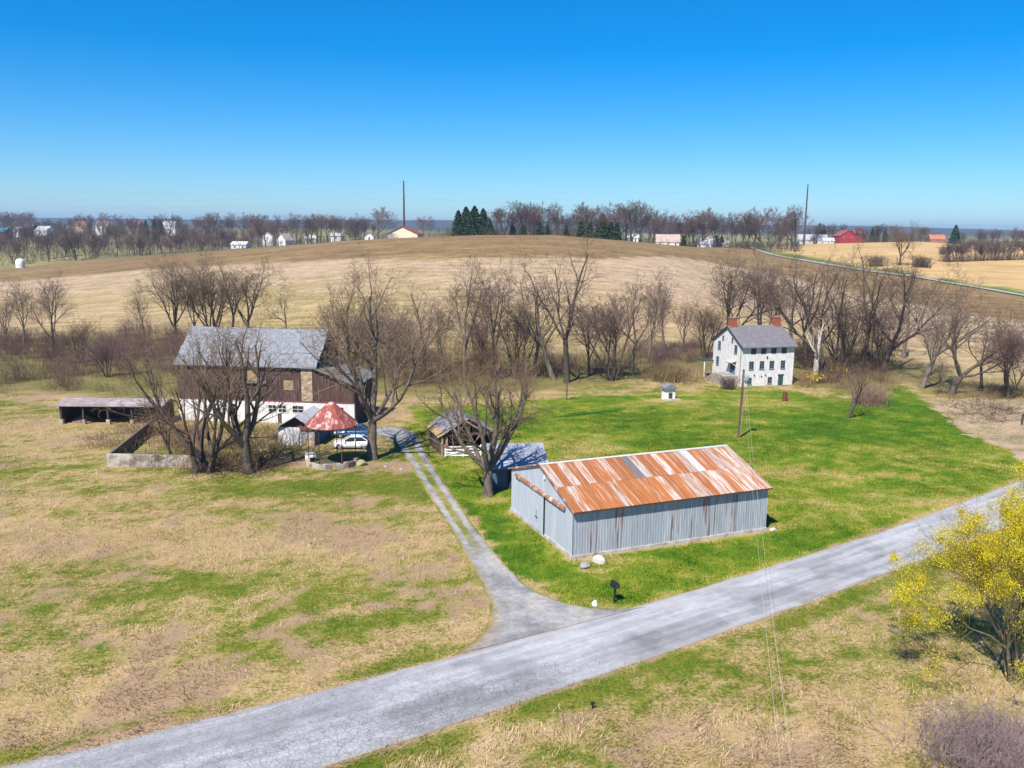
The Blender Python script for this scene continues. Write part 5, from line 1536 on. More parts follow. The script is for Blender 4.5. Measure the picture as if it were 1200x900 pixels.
CONI = mat('conifer_green', (.022, .050, .020), (.045, .075, .025), scale=.8, rand=.2)
CEDR = mat('cedar_green', (.06, .095, .018), (.03, .055, .014), scale=.8, rand=.2)
evergreen('spruce', 13, 4.0, 4200, 1, CONI, .7, .95)
evergreen('spruce2', 12, 3.2, 3200, 2, CONI, .65, .85)
evergreen('cedar', 6, 1.7, 1400, 3, CEDR, .45, .5)
rt = random.Random(77)


def far_tree(key, px, Y, top, label, group, name='bare_tree', wide=1.0):
    p = on(px, Y); H = max(3.0, elev(px, top, Y) - p[2])
    return place_tree(key, p, H, label, rt.uniform(0, 6.28), group, name, wide)


# dark conifers on the crest
for x, tp, y in ((537, 247, 462), (546, 243, 470), (556, 242, 466), (566, 245, 474), (552, 248, 455), (573, 256, 462)):
    far_tree(rt.choice(('spruce', 'spruce2')), x, y, tp, 'dark conifer in the clump on the hill crest', 'conifers on the crest', 'conifer_tree', 1.35)
for x, tp in ((600, 262), (612, 264), (632, 260), (641, 263), (663, 264), (680, 259), (690, 261), (702, 256), (708, 258), (715, 260), (722, 262)):
    far_tree('cedar', x, 452 + rt.uniform(-4, 10), tp, 'low green cedar in the row along the hill crest', 'cedars on the crest', 'cedar_tree', 1.3)
for x, tp, Y in ((705, 251, 520), (838, 276, 560), (845, 277, 562), (800, 276, 500)):
    far_tree('cedar' if tp > 260 else 'spruce', x, Y, tp, 'green evergreen standing by the pale-roofed crest houses', 'evergreens by the crest houses', 'evergreen_tree', 1.3)
far_tree('spruce', 1117, 700, 264, 'single dark conifer on the skyline at the right', None, 'conifer_tree', 1.2)
for x, tp in ((958, 262), (963, 264), (1020, 267), (1026, 269), (1035, 268)):
    far_tree('spruce2', x, 720 + rt.uniform(-15, 15), tp, 'dark conifer near the far red barn', 'conifers near the red barn', 'conifer_tree')
for x, tp in ((173, 258), (183, 257), (190, 258), (197, 257)):
    far_tree('spruce2', x, 900 + rt.uniform(-15, 15), tp, 'small conifer on the far left skyline', 'conifers on the left skyline', 'conifer_tree')

# bare trees on the skyline
F5 = ['far0', 'far1', 'far2', 'far3', 'far4']
tree_list = [(443, 452, 241, 'lone round bare tree left of the cream barn on the crest'), (496, 456, 252, 'low bare tree right of the cream barn on the crest')]
for x, Y, tp, lab in tree_list:
    far_tree('far0', x, Y, tp, lab, None, wide=1.1)
MARKS = {'trees of the left wooded strip': [(28, 'behind the white domed tank'), (75, 'below the white house cluster at left'), (130, 'left of its middle'), (190, 'right of its middle'), (250, 'left of the white field barn'), (400, 'around the white field barn')],
         'left skyline trees': [(60, 'around the dark barn'), (110, 'left of the pinkish far house'), (165, 'right of the pinkish far house'), (230, 'around the small conifers'), (400, 'nearest the crest')],
         'bare trees by the white houses': [(322, 'around the tall white house'), (350, 'right of the white gabled house'), (385, 'around the small white garage'), (500, 'nearest the lone crest tree')],
         'bare trees along the crest': [(605, 'just right of the conifers'), (640, 'left of its middle'), (685, 'in its middle'), (800, 'just left of the tallest trees')],
         'bare trees past the crest': [(785, 'left of the brown-roofed ranch'), (830, 'between ranch and grey-roofed cottage'), (880, 'right of the grey-roofed cottage'), (1000, 'left of the right transmission pole')],
         'skyline trees around red barn': [(975, 'above the long white house'), (1020, 'right beside the red barn'), (1060, 'right of the red barn'), (1200, 'left of the hilltop house')]}
PLACE = {'trees of the left wooded strip': 'bare tree in the left wooded strip ', 'left skyline trees': 'bare tree on the far left skyline ', 'bare trees by the white houses': 'bare tree past the field ',
         'bare trees along the crest': 'bare tree of the crest wood ', 'bare trees past the crest': 'bare tree past the crest ', 'skyline trees around red barn': 'bare skyline tree '}


def far_label(x, lab, gp):
    for lim, txt in MARKS.get(gp, []):
        if x < lim: return PLACE[gp] + txt, gp + ' ' + txt
    return lab, gp


for x0, x1, Y0, Y1, t0, t1, n, lab, gp in (
        (578, 735, 455, 500, 233, 254, 26, 'bare tree in the wooded crest left of the tall crest tree', 'bare trees along the crest'),
        (736, 752, 460, 480, 230, 236, 2, 'tall bare tree topping the crest wood', 'tallest crest trees'),
        (755, 935, 500, 620, 238, 262, 26, 'bare tree among the pale-roofed houses past the crest', 'bare trees past the crest'),
        (938, 1100, 690, 780, 258, 274, 22, 'bare tree on the skyline around the red barn', 'skyline trees around red barn'),
        (1125, 1215, 760, 860, 262, 272, 9, 'bare tree on the right skyline beyond the hedge', 'right skyline trees'),
        (300, 440, 500, 640, 248, 264, 22, 'bare tree around the white houses left of the lone crest tree', 'bare trees by the white houses'),
        (-20, 300, 480, 620, 262, 284, 62, 'bare tree in the wooded strip beyond the left of the field', 'trees of the left wooded strip'),
        (-20, 300, 760, 1000, 247, 262, 34, 'bare tree on the far left skyline behind the wooded strip', 'left skyline trees')):
    for i in range(n):
        x = x0 + (x1 - x0) * (i + rt.random()) / n
        lb, g2 = far_label(x, lab, gp)
        far_tree(rt.choice(F5), x, rt.uniform(Y0, Y1), rt.uniform(t0, t1), lb, g2, wide=rt.uniform(.75, 1.35))
for x, tp in ((38, 248), (106, 250), (136, 249), (246, 247)):
    far_tree('far2', x, 760, tp, 'tall round-crowned bare tree standing above the left wooded strip', 'tall trees over the left strip')
for i in range(24):
    x = 1106 + i * 4.6 + rt.uniform(-1.5, 1.5); p = at(x, 307 - (x - 1106) * .03)
    H = elev(x, rt.uniform(276, 286), p[1]) - p[2]
    place_tree(rt.choice(('far4', 'far1', 'far3')), p, H, 'bare tree of the hedgerow between golden fields at right', rt.uniform(0, 6), 'right field hedgerow', wide=rt.uniform(.8, 1.2))
# undergrowth of the far woods
def far_brush(label, xr, Yr, h, n, seed, m, r=.06):
    R = np.random.RandomState(seed); x = R.uniform(*xr, n); Y = R.uniform(*Yr, n)
    az = np.array([ray(q, 300)[0] / ray(q, 300)[1] for q in x]); c = np.stack([az * Y, Y], 1)
    P, Rr_ = brush_polys(c, n * 3, seed, h=h, spread=.5, r=r, twigs=2, clump=1.5)
    return kind(link('far_undergrowth', poly_mesh('far_undergrowth', P, Rr_, m)), 'stuff', label, 'undergrowth')


FB = mat('far_brush', (.11, .078, .055), (.06, .047, .033), scale=.05, contrast=(.35, .65))
FB2 = mat('far_brush_mauve', (.14, .085, .072), (.08, .056, .045), scale=.05, contrast=(.35, .65))
far_brush('brown undergrowth in the left wooded strip', (-30, 300), (480, 680), (2.5, 7), 1100, 1, FB2)
far_brush('mauve woodland behind the left wooded strip', (-30, 330), (700, 1100), (5, 11), 1000, 2, FB2, .09)
far_brush('undergrowth beneath the crest trees', (520, 740), (452, 500), (2, 6), 550, 3, FB)
far_brush('undergrowth around the houses past the crest', (740, 940), (500, 640), (2, 5), 500, 4, FB)
far_brush('hedge scrub around the far red barn', (930, 1080), (680, 760), (2.5, 6), 500, 5, FB)
far_brush('undergrowth left of the cream barn', (300, 520), (470, 640), (2, 5), 400, 6, FB)
far_brush('scrub beyond the right field hedge', (1060, 1230), (730, 860), (2.5, 6), 300, 7, FB2)
P = np.array([at(x, 307 - (x - 1106) * .03)[:2] for x in np.linspace(1104, 1225, 60)])
P_, R_ = brush_polys(P, 900, 8, h=(1.5, 4.0), spread=.5, r=.04, twigs=2, clump=1.2)
kind(link('far_undergrowth', poly_mesh('far_undergrowth', P_, R_, FB)), 'stuff', 'brush at the foot of the right field hedgerow', 'undergrowth')
for i, (x, y) in enumerate(((1026, 312), (1080, 313))):
    p = at(x, y); o = shrub('road_shrub', ('brown bush left of the tree by the upper road', 'brown bush right of the tree by the upper road')[i], p, 260, 1.8, (2, 5), FB, 60 + i, r=.05)

# ------------------------------------------------------------------ far buildings
FWALL = {'white': mat('far_white_wall', (.74, .73, .71), (.64, .62, .6), scale=.3), 'cream': mat('far_cream_wall', (.72, .62, .46), (.64, .54, .40), scale=.3),
         'red': mat('far_red_wall', (.40, .035, .035), (.30, .03, .03), scale=.3), 'dark': mat('far_dark_wall', (.03, .035, .045), scale=.3), 'tan': mat('far_tan_wall', (.42, .33, .24), scale=.3), 'brick': mat('far_brick_wall', (.34, .14, .10), scale=.3)}
FROOF = {'grey': mat('far_grey_roof', (.36, .36, .38), (.29, .29, .31), scale=.3), 'red': mat('far_red_roof', (.26, .085, .075), scale=.3), 'brown': mat('far_brown_roof', (.42, .32, .27), (.34, .26, .22), scale=.3), 'dark': mat('far_dark_roof', (.07, .075, .085), scale=.3),
         'rust': mat('far_rust_roof', (.38, .16, .09), scale=.3), 'white': mat('far_white_roof', (.62, .62, .62), scale=.3), 'teal': mat('far_teal_roof', (.03, .15, .19), scale=.3), 'pink': mat('far_pink_roof', (.40, .24, .22), scale=.3)}


def far_house(name, label, px, Y, base_py, Wp, Hp, rise_p, depth, rz, wall, roof, group=None, nwin=3, ridge='x', cat='house'):
    """Wp, Hp, rise_p in photo pixels at distance Y; stands on the land at Y"""
    p = on(px, Y); s = Y / FPX * 1.02
    zb = p[2]; top = elev(px, base_py - Hp, Y)
    L, R_ = Wp * s, rise_p * s
    H = max(2.4, top - zb)
    t = thing(name, label, cat, (p[0], p[1], zb - .3), rz, group)
    x0, x1, y0, y1 = -L / 2, L / 2, 0, depth
    ov = .35
    if ridge == 'x':
        MB().box(x0, x1, y0, y1, 0, H).prism([(x0 + .01, y0, H), (x0 + .01, y1, H), (x0 + .01, (y0 + y1) / 2, H + R_ * .97)], (L - .02, 0, 0)).build('wall', FWALL[wall], t)
        k = R_ / (depth / 2)
        MB().prism([(x0 - ov, y0 - ov, H - ov * k + .05), (x0 - ov, depth / 2, H + R_ + .05), (x0 - ov, depth / 2, H + R_ + .25), (x0 - ov, y0 - ov, H - ov * k + .25)], (L + 2 * ov, 0, 0)).build('roof', FROOF[roof], t)
        MB().prism([(x0 - ov, y1 + ov, H - ov * k + .05), (x0 - ov, y1 + ov, H - ov * k + .25), (x0 - ov, depth / 2 + .01, H + R_ + .25), (x0 - ov, depth / 2 + .01, H + R_ + .05)], (L + 2 * ov, 0, 0)).build('roof_rear', FROOF[roof], t)
    else:
        MB().box(x0, x1, y0, y1, 0, H).prism([(x0, y0 + .01, H), (x1, y0 + .01, H), (0, y0 + .01, H + R_ * .97)], (0, depth - .02, 0)).build('wall', FWALL[wall], t)
        k = R_ / (L / 2)
        for sg in (-1, 1):
            a = (sg * (L / 2 + ov), H - ov * k + .05); b = (sg * .005, H + R_ + .05)
            MB().prism([(a[0], y0 - ov, a[1]), (b[0], y0 - ov, b[1]), (b[0], y0 - ov, b[1] + .25), (a[0], y0 - ov, a[1] + .25)], (0, depth + 2 * ov, 0)).build('roof', FROOF[roof], t)
    for i in range(nwin):
        x = x0 + L * (i + .5) / nwin
        f = MB().box(x - .5, x + .5, -.06, -.003, H - 2.0, H - .6).build('window', FWALL['white'], t)
        MB().box(x - .4, x + .4, -.09, -.061, H - 1.9, H - .7).build('pane', GLASS, f)
    return t


far_house('cream_barn', 'cream gabled barn with red roof edges on the hill crest', 472, 466, 281, 34, 4, 8, 26, 0, 'cream', 'red', nwin=0, ridge='y', cat='barn')
far_house('crest_house', 'white house peeking through the trees on the crest', 712, 520, 268, 10, 6, 4, 9, .3, 'white', 'grey', nwin=2)
far_house('crest_garage', 'small white garage just past the hill crest', 741, 466, 287, 12, 5, 3, 7, -.2, 'white', 'white', nwin=2)
far_house('crest_ranch', 'low house with pale brown roof on the crest', 782, 510, 288, 26, 5, 8, 10, -.15, 'white', 'brown', nwin=3)
far_house('crest_cottage', 'white cottage with grey roof below the crest ranch', 824, 540, 297, 20, 8, 7, 9, -.5, 'white', 'grey', nwin=2)
far_house('crest_outbuilding', 'tiny white outbuilding right of the grey-roofed cottage', 849, 560, 299, 7, 6, 3, 5, -.3, 'white', 'grey', nwin=1)
far_house('long_white_house', 'long white house with grey roof left of the red barn', 952, 700, 288, 32, 7, 6, 10, -.1, 'white', 'grey', nwin=4)
far_house('white_addition', 'small white addition at the end of the long house', 970, 690, 289, 12, 5, 3, 7, -.1, 'white', 'white', nwin=1)
far_house('red_barn', 'bright red gabled barn on the right skyline', 992, 690, 284, 19, 8, 6, 12, .1, 'red', 'red', nwin=2, ridge='y', cat='barn')
far_house('red_barn_wing', 'low red wing right of the red gabled barn', 1006, 705, 281, 12, 7, 4, 10, .1, 'red', 'red', nwin=2, cat='barn')
far_house('hilltop_house', 'brown-roofed house on the golden hill at right', 1097, 700, 284, 16, 4, 5, 9, -.2, 'brick', 'rust', nwin=2)
far_house('tall_white_house', 'tall white house with dark window left of the crest', 314, 540, 289, 11, 13, 4, 9, .2, 'white', 'grey', nwin=1, ridge='y')
far_house('white_gable_house', 'white gabled house with brown lower part left of crest', 330, 530, 289, 12, 8, 7, 8, -.4, 'white', 'brown', nwin=1, ridge='y')
far_house('white_garage', 'small white garage between the white houses and crest', 364, 560, 284, 12, 5, 3, 7, .2, 'white', 'white', nwin=1)
far_house('white_cube_house', 'square white house further right by the crest trees', 394, 560, 283, 11, 7, 3, 8, .1, 'white', 'grey', nwin=1)
far_house('pink_roof_house', 'pink-roofed house just left of the lone crest tree', 433, 500, 281, 10, 5, 4, 8, .1, 'white', 'pink', nwin=1, ridge='y')
far_house('white_field_barn', 'white barn with grey roof above the left field edge', 280, 500, 290, 17, 4, 3, 8, 0, 'white', 'white', nwin=2, cat='barn')
far_house('dark_barn', 'dark barn on the far left skyline', 33, 820, 276, 13, 9, 4, 14, .1, 'dark', 'dark', nwin=0, cat='barn')
far_house('left_white_house', 'white house cluster right of the dark barn at left', 50, 800, 277, 16, 7, 5, 12, -.2, 'white', 'grey', nwin=3)
far_house('left_white_annex', 'small white annex left of the dark barn', 22, 800, 275, 7, 6, 3, 10, 0, 'white', 'grey', nwin=1)
far_house('teal_shed', 'teal-roofed shed at the far left edge', 4, 720, 277, 9, 6, 4, 10, 0, 'dark', 'teal', nwin=0, cat='shed')
for x, lab, w, r in ((97, 'red-roofed far house furthest left of the skyline three', 'tan', 'red'), (121, 'pinkish far house between two red-roofed ones', 'white', 'pink'), (158, 'red-roofed far house right of the pinkish one', 'tan', 'red'), (200, 'white-walled far house near the left conifers', 'white', 'grey')):
    far_house('skyline_house', lab, x, 900, 272, 13, 8, 5, 12, rt.uniform(-.3, .3), w, r, nwin=2)
# white domed tank at the left field corner
p = at(24, 314); tk = thing('white_tank', 'white domed tank among brush at the far left field corner', 'tank', p)
m = MB().lathe([(2.2, 0), (2.2, 3.2), (2.0, 4.0), (1.2, 4.7), (.1, 4.95)], 20).build('shell', FWALL['white'], tk, smooth=True)
MB().lathe([(2.24, 1.5), (2.24, 1.62)], 20).build('hoop', FROOF['grey'], tk)


# ------------------------------------------------------------------ poles and wires
def steel_pole(px, base, top, Y, label, w):
    p = on(px, Y); H = elev(px, top, Y) - p[2]
    t = thing('transmission_pole', label, 'pole', p)
    m = MB().lathe([(w, -.3), (w * .5, H)], 10); m.build('shaft', mat('brown_steel_pole', (.10, .055, .05), (.07, .04, .04), scale=.5), t)
    for k in range(6):
        z = H * (.97 - k * .07); sg = 1 if k % 2 else -1
        MB().bar((0, 0, z), (sg * 2.4, 0, z + .25), .16).build('arm', mat('pale_insulator', (.35, .33, .34), scale=2), t)
    return np.array([p[0], p[1], p[2] + H])


ta = steel_pole(474, 268, 212, 520, 'tall brown transmission pole behind the cream barn', .75)
tb = steel_pole(941, 272, 216, 640, 'tall brown transmission pole on the right skyline', .85)


def wire(name, label, pts, r, m, group=None):
    pts = [tuple(p) for p in pts]
    v, f = tubes([(pts, [r] * len(pts), 4)], None)
    return tag(link(name, fast_mesh(name, v, f, m)), label, 'wire', group)


def sag(a, b, s, n=24):
    a = np.array(a); b = np.array(b); t = np.linspace(0, 1, n)[:, None]
    q = a * (1 - t) + b * t; q[:, 2] -= (4 * s * t * (1 - t))[:, 0]; return q


WIREM = mat('wire_grey', (.30, .30, .30), scale=2)
for k in range(3):
    dz = np.array((0, 0, -1.2 - 4 * k)); c_ = ta + (ta - tb) * .9
    wire('transmission_wire', 'faint transmission wire crossing the sky between the tall poles', np.concatenate([sag(c_ + dz, ta + dz, 6), sag(ta + dz, tb + dz, 6)[1:], sag(tb + dz, tb + (tb - ta) * .8 + dz, 6)[1:]]), .022, WIREM, 'sky wires')

pp = at(865.5, 513); top = elev(868, 433, pp[1]); UH = top - pp[2]
up_ = thing('utility_pole', 'brown wooden utility pole with grey transformer on the lawn', 'utility pole', pp)
lx_ = .16
m = MB(); v, f = tubes([([(0, 0, -.5), (lx_ * .5, 0, UH * .5), (lx_, 0, UH)], [.17, .15, .12], 10)], None)
link('shaft', fast_mesh('shaft', v, f, POLEW, True), up_)
m = MB().lathe([(.05, UH - 1.75), (.26, UH - 1.7), (.27, UH - .75), (.2, UH - .62), (.05, UH - .58)], 14, cx=.42 + lx_, cy=-.12); m.build('transformer', mat('transformer_grey', (.30, .36, .42), scale=3, rough=.5), up_, smooth=True)
MB().bar((lx_, 0, UH - 1.0), (.4 + lx_, -.12, UH - 1.0), .08).bar((lx_, 0, UH - 1.5), (.4 + lx_, -.12, UH - 1.5), .08).build('bracket', BLACKM, up_)
for z in (UH - .25, UH - .9, UH - 2.0):
    MB().lathe([(.03, z), (.07, z + .03), (.07, z + .14), (.03, z + .17)], 8, cx=lx_ - .2, cy=-.02).build('insulator', mat('porcelain', (.42, .40, .38), scale=4), up_)
MB().bar((.14, -.14, .2), (.14 + lx_ * .5, -.14, UH * .5), .05).build('conduit', mat('grey_conduit', (.35, .34, .33), scale=3), up_)
pt = np.array([pp[0] + lx_, pp[1], pp[2] + UH])
for k, (px, lab) in enumerate(((906, 'left of two thin wires running from pole over the road'), (919, 'right of two thin wires running from pole over the road'))):
    a = pt + np.array((-.1 + k * .3, -.1, -.3 - .6 * k)); b = at(px, 880, 6.4); b2 = a + (b - a) * 1.35; b2[2] = 9.0
    wire('service_wire', lab, sag(a, b2, 1.4, 40), .007, mat('service_cable', (.60, .58, .45), scale=2))
hp = np.array([*HO, HZ]) + np.array((.2, -.2, 6.3))
wire('house_drop_wire', 'thin drop wire from the utility pole to the farmhouse corner', sag(pt + np.array((0, .1, -.5)), hp, .8), .012, mat('service_cable', (.48, .47, .42)))

pp2 = at(664, 469); H2 = elev(664, 447, pp2[1]) - pp2[2]
t = thing('clothesline_post', 'short rust-brown post on the lawn below the creek trees', 'post', pp2)
MB().bar((0, 0, -.2), (0, 0, H2), .2, sides=8).build('shaft', POLEW, t); MB().bar((-.5, 0, H2 - .3), (.5, 0, H2 - .3), .1).build('crossbar', POLEW, t)
t = thing('leaning_stick', 'fallen pale stick lying beside the short post', 'stick', at(667, 467))
MB().bar((0, 0, .05), (1.3, .4, .25), .12, sides=6).build('stem', TANW, t); MB().bar((.8, .25, .17), (1.1, .7, .3), .06, sides=5).build('twig', TANW, t)

# ------------------------------------------------------------------ yard objects
mp_ = at(720, 706)
t = thing('mailbox', 'black mailbox on a post at the driveway mouth', 'mailbox', mp_, .5)
MB().box(-.05, .05, -.05, .05, -.2, 1.1).build('post', BLACKM, t)
m = MB(); prof = [(-.12, 1.1), (.12, 1.1), (.12, 1.26)] + [(.12 * math.cos(a), 1.26 + .12 * math.sin(a)) for a in np.linspace(0.3, math.pi - .3, 6)] + [(-.12, 1.26)]
m.prism([(x * 1.5, -.32, 1.1 + (z - 1.1) * 1.5) for x, z in prof], (0, .64, 0)).build('box', BLACKM, t)
MB().box(.185, .205, -.1, .1, 1.3, 1.38).box(.185, .205, .06, .1, 1.38, 1.55).build('flag', mat('flag_red', (.35, .03, .03)), t)
MB().box(-.16, .16, -.335, -.322, 1.12, 1.4).build('door', mat('mailbox_door', (.04, .04, .045)), t)


def rock(name, label, p, r, m, seed, sq=.6):
    R = random.Random(seed); import bmesh
    bm = bmesh.new(); bmesh.ops.create_icosphere(bm, subdivisions=3, radius=1)
    ax = [(Vector((R.gauss(0, 1), R.gauss(0, 1), R.gauss(0, 1))).normalized(), R.uniform(.55, .85)) for _ in range(12)]
    for v in bm.verts:
        d = v.co.normalized(); k = 1.0
        for a, c in ax:
            dt = d.dot(a)
            if dt > c * k * .98: k = min(k, c / max(dt, .01))
        v.co = Vector((d.x * k * r[0], d.y * k * r[1], d.z * k * r[2]))
    me = bpy.data.meshes.new(name); bm.to_mesh(me); bm.free(); me.materials.append(m)
    return tag(link(name, me, None, (p[0], p[1], p[2] + r[2] * .35), (0, 0, R.uniform(0, 3))), label, 'rock')


RK = mat('pale_rock', (.60, .55, .50), (.42, .38, .35), scale=3, bump=.5); RKG = mat('grey_rock', (.33, .31, .31), (.22, .21, .21), scale=3, bump=.5)
rock('boulder', 'pale boulder at the near corner of the machine shed', at(701, 659), (.62, .45, .42), RK, 1)
rock('flat_stone', 'flat grey stone left of the pale boulder by the shed', at(684, 664), (.75, .5, .22), RKG, 2)
rock('roadside_rock', 'white rock beside the driveway left of the mailbox', at(697, 710), (.30, .26, .28), mat('white_rock', (.72, .70, .68), (.55, .52, .5), scale=4), 3)
rock('small_stone', 'small tan stone at the far corner of machine shed', at(905, 622), (.35, .3, .2), RK, 4)
rock('tree_stone', 'stone at the foot of the tree beside the ring', at(424, 545), (.9, .6, .5), mat('tan_rock', (.34, .29, .17), (.22, .2, .09), scale=3), 5)
for i, (x, y) in enumerate(((452, 548), (470, 551), (490, 545))):
    rock('edging_stone', ('edging stone nearest the car tree', 'edging stone in the middle by the drive', 'edging stone nearest the driveway track')[i], at(x, y), (.3, .25, .18), RKG, 6 + i)

w = at(783, 468); t = thing('well_housing', 'small white pump house with dark cap on the lawn', 'well', w, .3)
MB().box(-.85, .85, -.7, .7, -.3, 1.75).build('wall', WHITES, t, bevel=.03)
m = MB().prism([(-1.15, -1.0, 1.8), (1.15, -1.0, 1.8), (1.15, 1.0, 1.8), (-1.15, 1.0, 1.8)], (0, 0, .22)).build('cap', mat('dark_cap', (.13, .13, .15), (.22, .21, .22), scale=3), t)
MB().prism([(-1.0, -.85, 2.021), (1.0, -.85, 2.021), (0, -.85, 2.6)], (0, 1.7, 0)).build('cap_roof', mat('dark_cap', (.13, .13, .15)), t)
MB().box(-1.1, 1.5, -1.3, -.72, -.3, .25).build('concrete_apron', CONC, t)
MB().box(-.3, .3, -.76, -.702, .2, 1.2).build('hatch', TIMBER, t)
w = at(919.5, 470); t = thing('rusty_barrel', 'rusty red burn barrel on the lawn before the farmhouse', 'barrel', w)
m = MB().lathe([(.36, 0), (.38, .05), (.38, .45), (.4, .48), (.38, .51), (.38, .95), (.4, .98), (.38, 1.01), (.38, 1.4), (.34, 1.4), (.34, .2)], 16).build('drum', mat('barrel_rust', (.20, .055, .04), (.11, .03, .025), scale=4), t)
MB().lathe([(.34, 1.2), (.01, 1.25)], 16).build('ash', TIMBER, t)
for i, (x, y, h) in enumerate(((1197, 498, 1.6),)):
    t = thing('old_post', 'short dark wooden post on the soil at right edge', 'post', at(x, y)); MB().bar((0, 0, -.2), (.08, 0, h), .26, sides=7).build('stump', TIMBER, t); MB().bar((.02, 0, h * .6), (.35, .1, h * .9), .08, sides=5).build('snag', TIMBER, t)
t = thing('road_marker', 'tiny dark marker stake in the dry grass below the road', 'stake', at(694, 831)); MB().bar((0, 0, -.1), (.03, 0, .38), .07, sides=6).build('stake', BLACKM, t); MB().box(-.09, .12, -.02, .0, .24, .42).build('plate', BLACKM, t)


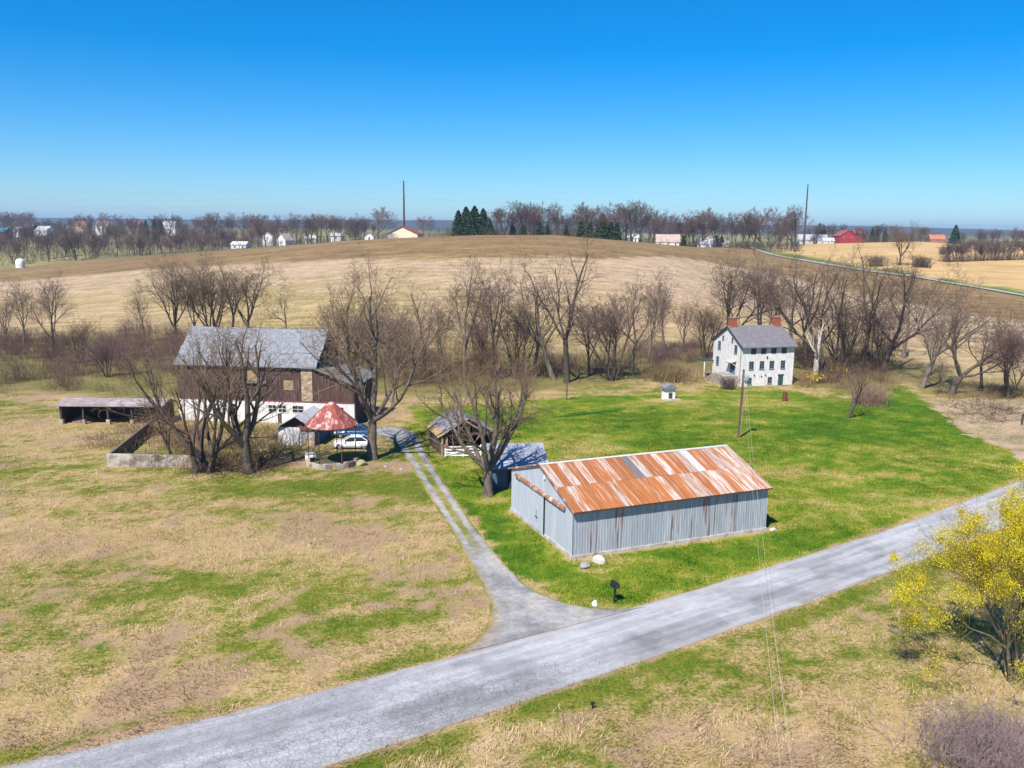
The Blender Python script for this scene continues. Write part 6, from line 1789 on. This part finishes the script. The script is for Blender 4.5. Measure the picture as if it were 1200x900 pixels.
# ------------------------------------------------------------------ parked cars
def car(name, label, p, rz, paint, top_z, Lc=4.6):
    t = thing(name, label, 'car', p, rz)
    st = [(-2.30, .52, .38, .60), (-2.22, .70, .27, .72), (-1.95, .83, .22, .80), (-1.4, .90, .20, .90), (-.9, .91, .20, .97), (.0, .92, .20, 1.0), (1.2, .92, .20, 1.03), (1.8, .90, .22, 1.04), (2.15, .82, .27, 1.0), (2.30, .66, .36, .9)]
    m = MB()
    for x, w, zb, zt in st:
        sec = [(0, zt + .02), (w * .72, zt + .01), (w * .93, zt - .05), (w, zt - .22), (w * 1.0, (zb + zt) / 2 - .05), (w * .95, zb + .04), (w * .8, zb), (0, zb)]
        for y, z in sec: m.v.append((x, y, z))
        for y, z in sec[1:-1][::-1]: m.v.append((x, -y, z))
    K = 14
    for i in range(len(st) - 1):
        for j in range(K):
            a = i * K + j; b = i * K + (j + 1) % K; m.f.append((a, b, b + K, a + K))
    m.f.append(tuple(range(K))); m.f.append(tuple(range((len(st) - 1) * K + K - 1, (len(st) - 1) * K - 1, -1)))
    m.build('body', paint, t, smooth=True)
    # greenhouse
    bx0, bx1, rx0, rx1, zb, zt, wb, wt = -1.15, 1.95, -.30, 1.15, .96, top_z, .84, .62
    roof = MB().prism([(rx0, -wt, zt), (rx1, -wt, zt), (rx1, wt, zt), (rx0, wt, zt)], (0, 0, .05))
    roof.build('roof', paint, t, bevel=.02)
    cab = MB(); B = [(bx0, -wb, zb), (bx1, -wb, zb), (bx1, wb, zb), (bx0, wb, zb)]; T_ = [(rx0, -wt, zt), (rx1, -wt, zt), (rx1, wt, zt), (rx0, wt, zt)]
    cab.v = B + T_; cab.f = [(0, 1, 5, 4), (1, 2, 6, 5), (2, 3, 7, 6), (3, 0, 4, 7)]
    cab.build('windows', GLASS, t)
    for sgn in (-1, 1):
        for (xa, xb, wd) in ((bx0, rx0, .07), (.30, .36, .07), (bx1, rx1, .16)):
            MB().bar((xa, sgn * (wb + .005), zb), (xb, sgn * (wt + .01), zt + .01), wd, .05).build('pillar', paint, t)
        for x in (-1.42, 1.38):
            wl_ = MB().lathe([(.0, sgn * .93), (.2, sgn * .94), (.2, sgn * .90), (.33, sgn * .90), (.34, sgn * .86), (.34, sgn * .70), (.2, sgn * .70)], 20, cx=x, cy=.34, axis='y').build('tyre', mat('tyre_black', (.02, .02, .02), scale=5), t)
            MB().lathe([(.0, sgn * .945), (.19, sgn * .945), (.21, sgn * .915)], 20, cx=x, cy=.34, axis='y').build('rim', mat('rim_silver', (.45, .45, .46), rough=.35, metal=.6), wl_)
            for q in range(5):
                a = q * 1.2566; MB().bar((x, sgn * .95, .34), (x + .17 * math.cos(a), sgn * .95, .34 + .17 * math.sin(a)), .05, .02).build('spoke', mat('rim_silver', (.45, .45, .46)), wl_)
            MB().lathe([(.36, sgn * .921), (.41, sgn * .921)], 22, cx=x, cy=.36, axis='y').build('wheel_arch', BLACKM, t)
        MB().box(-2.24, -1.98, sgn * .62 - .14, sgn * .62 + .14, .62, .74).build('headlight', mat('lamp_clear', (.75, .77, .8), rough=.15), t)
        MB().box(2.1, 2.29, sgn * .6 - .16, sgn * .6 + .16, .76, .92).build('tail_light', mat('lamp_red', (.35, .02, .02), rough=.2), t)
        MB().box(-.95, -.75, sgn * .98 - .08, sgn * .98 + .08, .95, 1.08).build('mirror', paint, t)
        for x in (-.25, .75):
            MB().box(x, x + .2, sgn * .925 - .015, sgn * .925 + .015, .78, .82).build('door_handle', BLACKM, t)
        for x in (-.62, .34, 1.18):
            MB().box(x, x + .015, sgn * .918 - .008, sgn * .918 + .008, .3, .95).build('door_seam', BLACKM, t)
    MB().box(-2.325, -2.24, -.42, .42, .42, .56).build('grille', BLACKM, t)
    return t


cp = at(414, 525); cp[2] = tz(cp[0], cp[1])
car('white_sedan', 'white sedan parked facing left behind the big tree', cp, .04, mat('white_car_paint', (.80, .80, .80), (.78, .78, .78), rough=.25, spec=.5), 1.42)
cp2 = at(414, 512); cp2[2] = tz(cp2[0], cp2[1])
car('blue_car', 'dark blue car parked behind the white sedan', cp2, .06, mat('blue_car_paint', (.04, .11, .22), (.03, .09, .19), rough=.22, spec=.5), 1.50)

# ------------------------------------------------------------------ grass last: it keeps clear of what is built
grass('dry_grass', 'dry straw and grass of the fields round the road', 235000, 1, False)
grass('lawn_grass', 'short green lawn grass between driveway and house', 110000, 2, True)

# ------------------------------------------------------------------ haze
hm = bpy.data.materials.new('haze_air'); hm.use_nodes = True
hn, hl = hm.node_tree.nodes, hm.node_tree.links
hn.remove(hn['Principled BSDF'])
pv = hn.new('ShaderNodeVolumePrincipled'); pv.inputs['Color'].default_value = (.52, .72, 1.0, 1); pv.inputs['Density'].default_value = HAZE_D if 'HAZE_D' in globals() else .00013
pv.inputs['Anisotropy'].default_value = .2
hl.new(pv.outputs[0], hn['Material Output'].inputs['Volume'])
zlo = float(GZ.min()) - 1.0
hz = MB().box(-9000, 9000, -500, 9500, zlo, 110).build('haze', hm)
kind(hz, 'stuff', 'thin bluish air over the fields', 'haze')
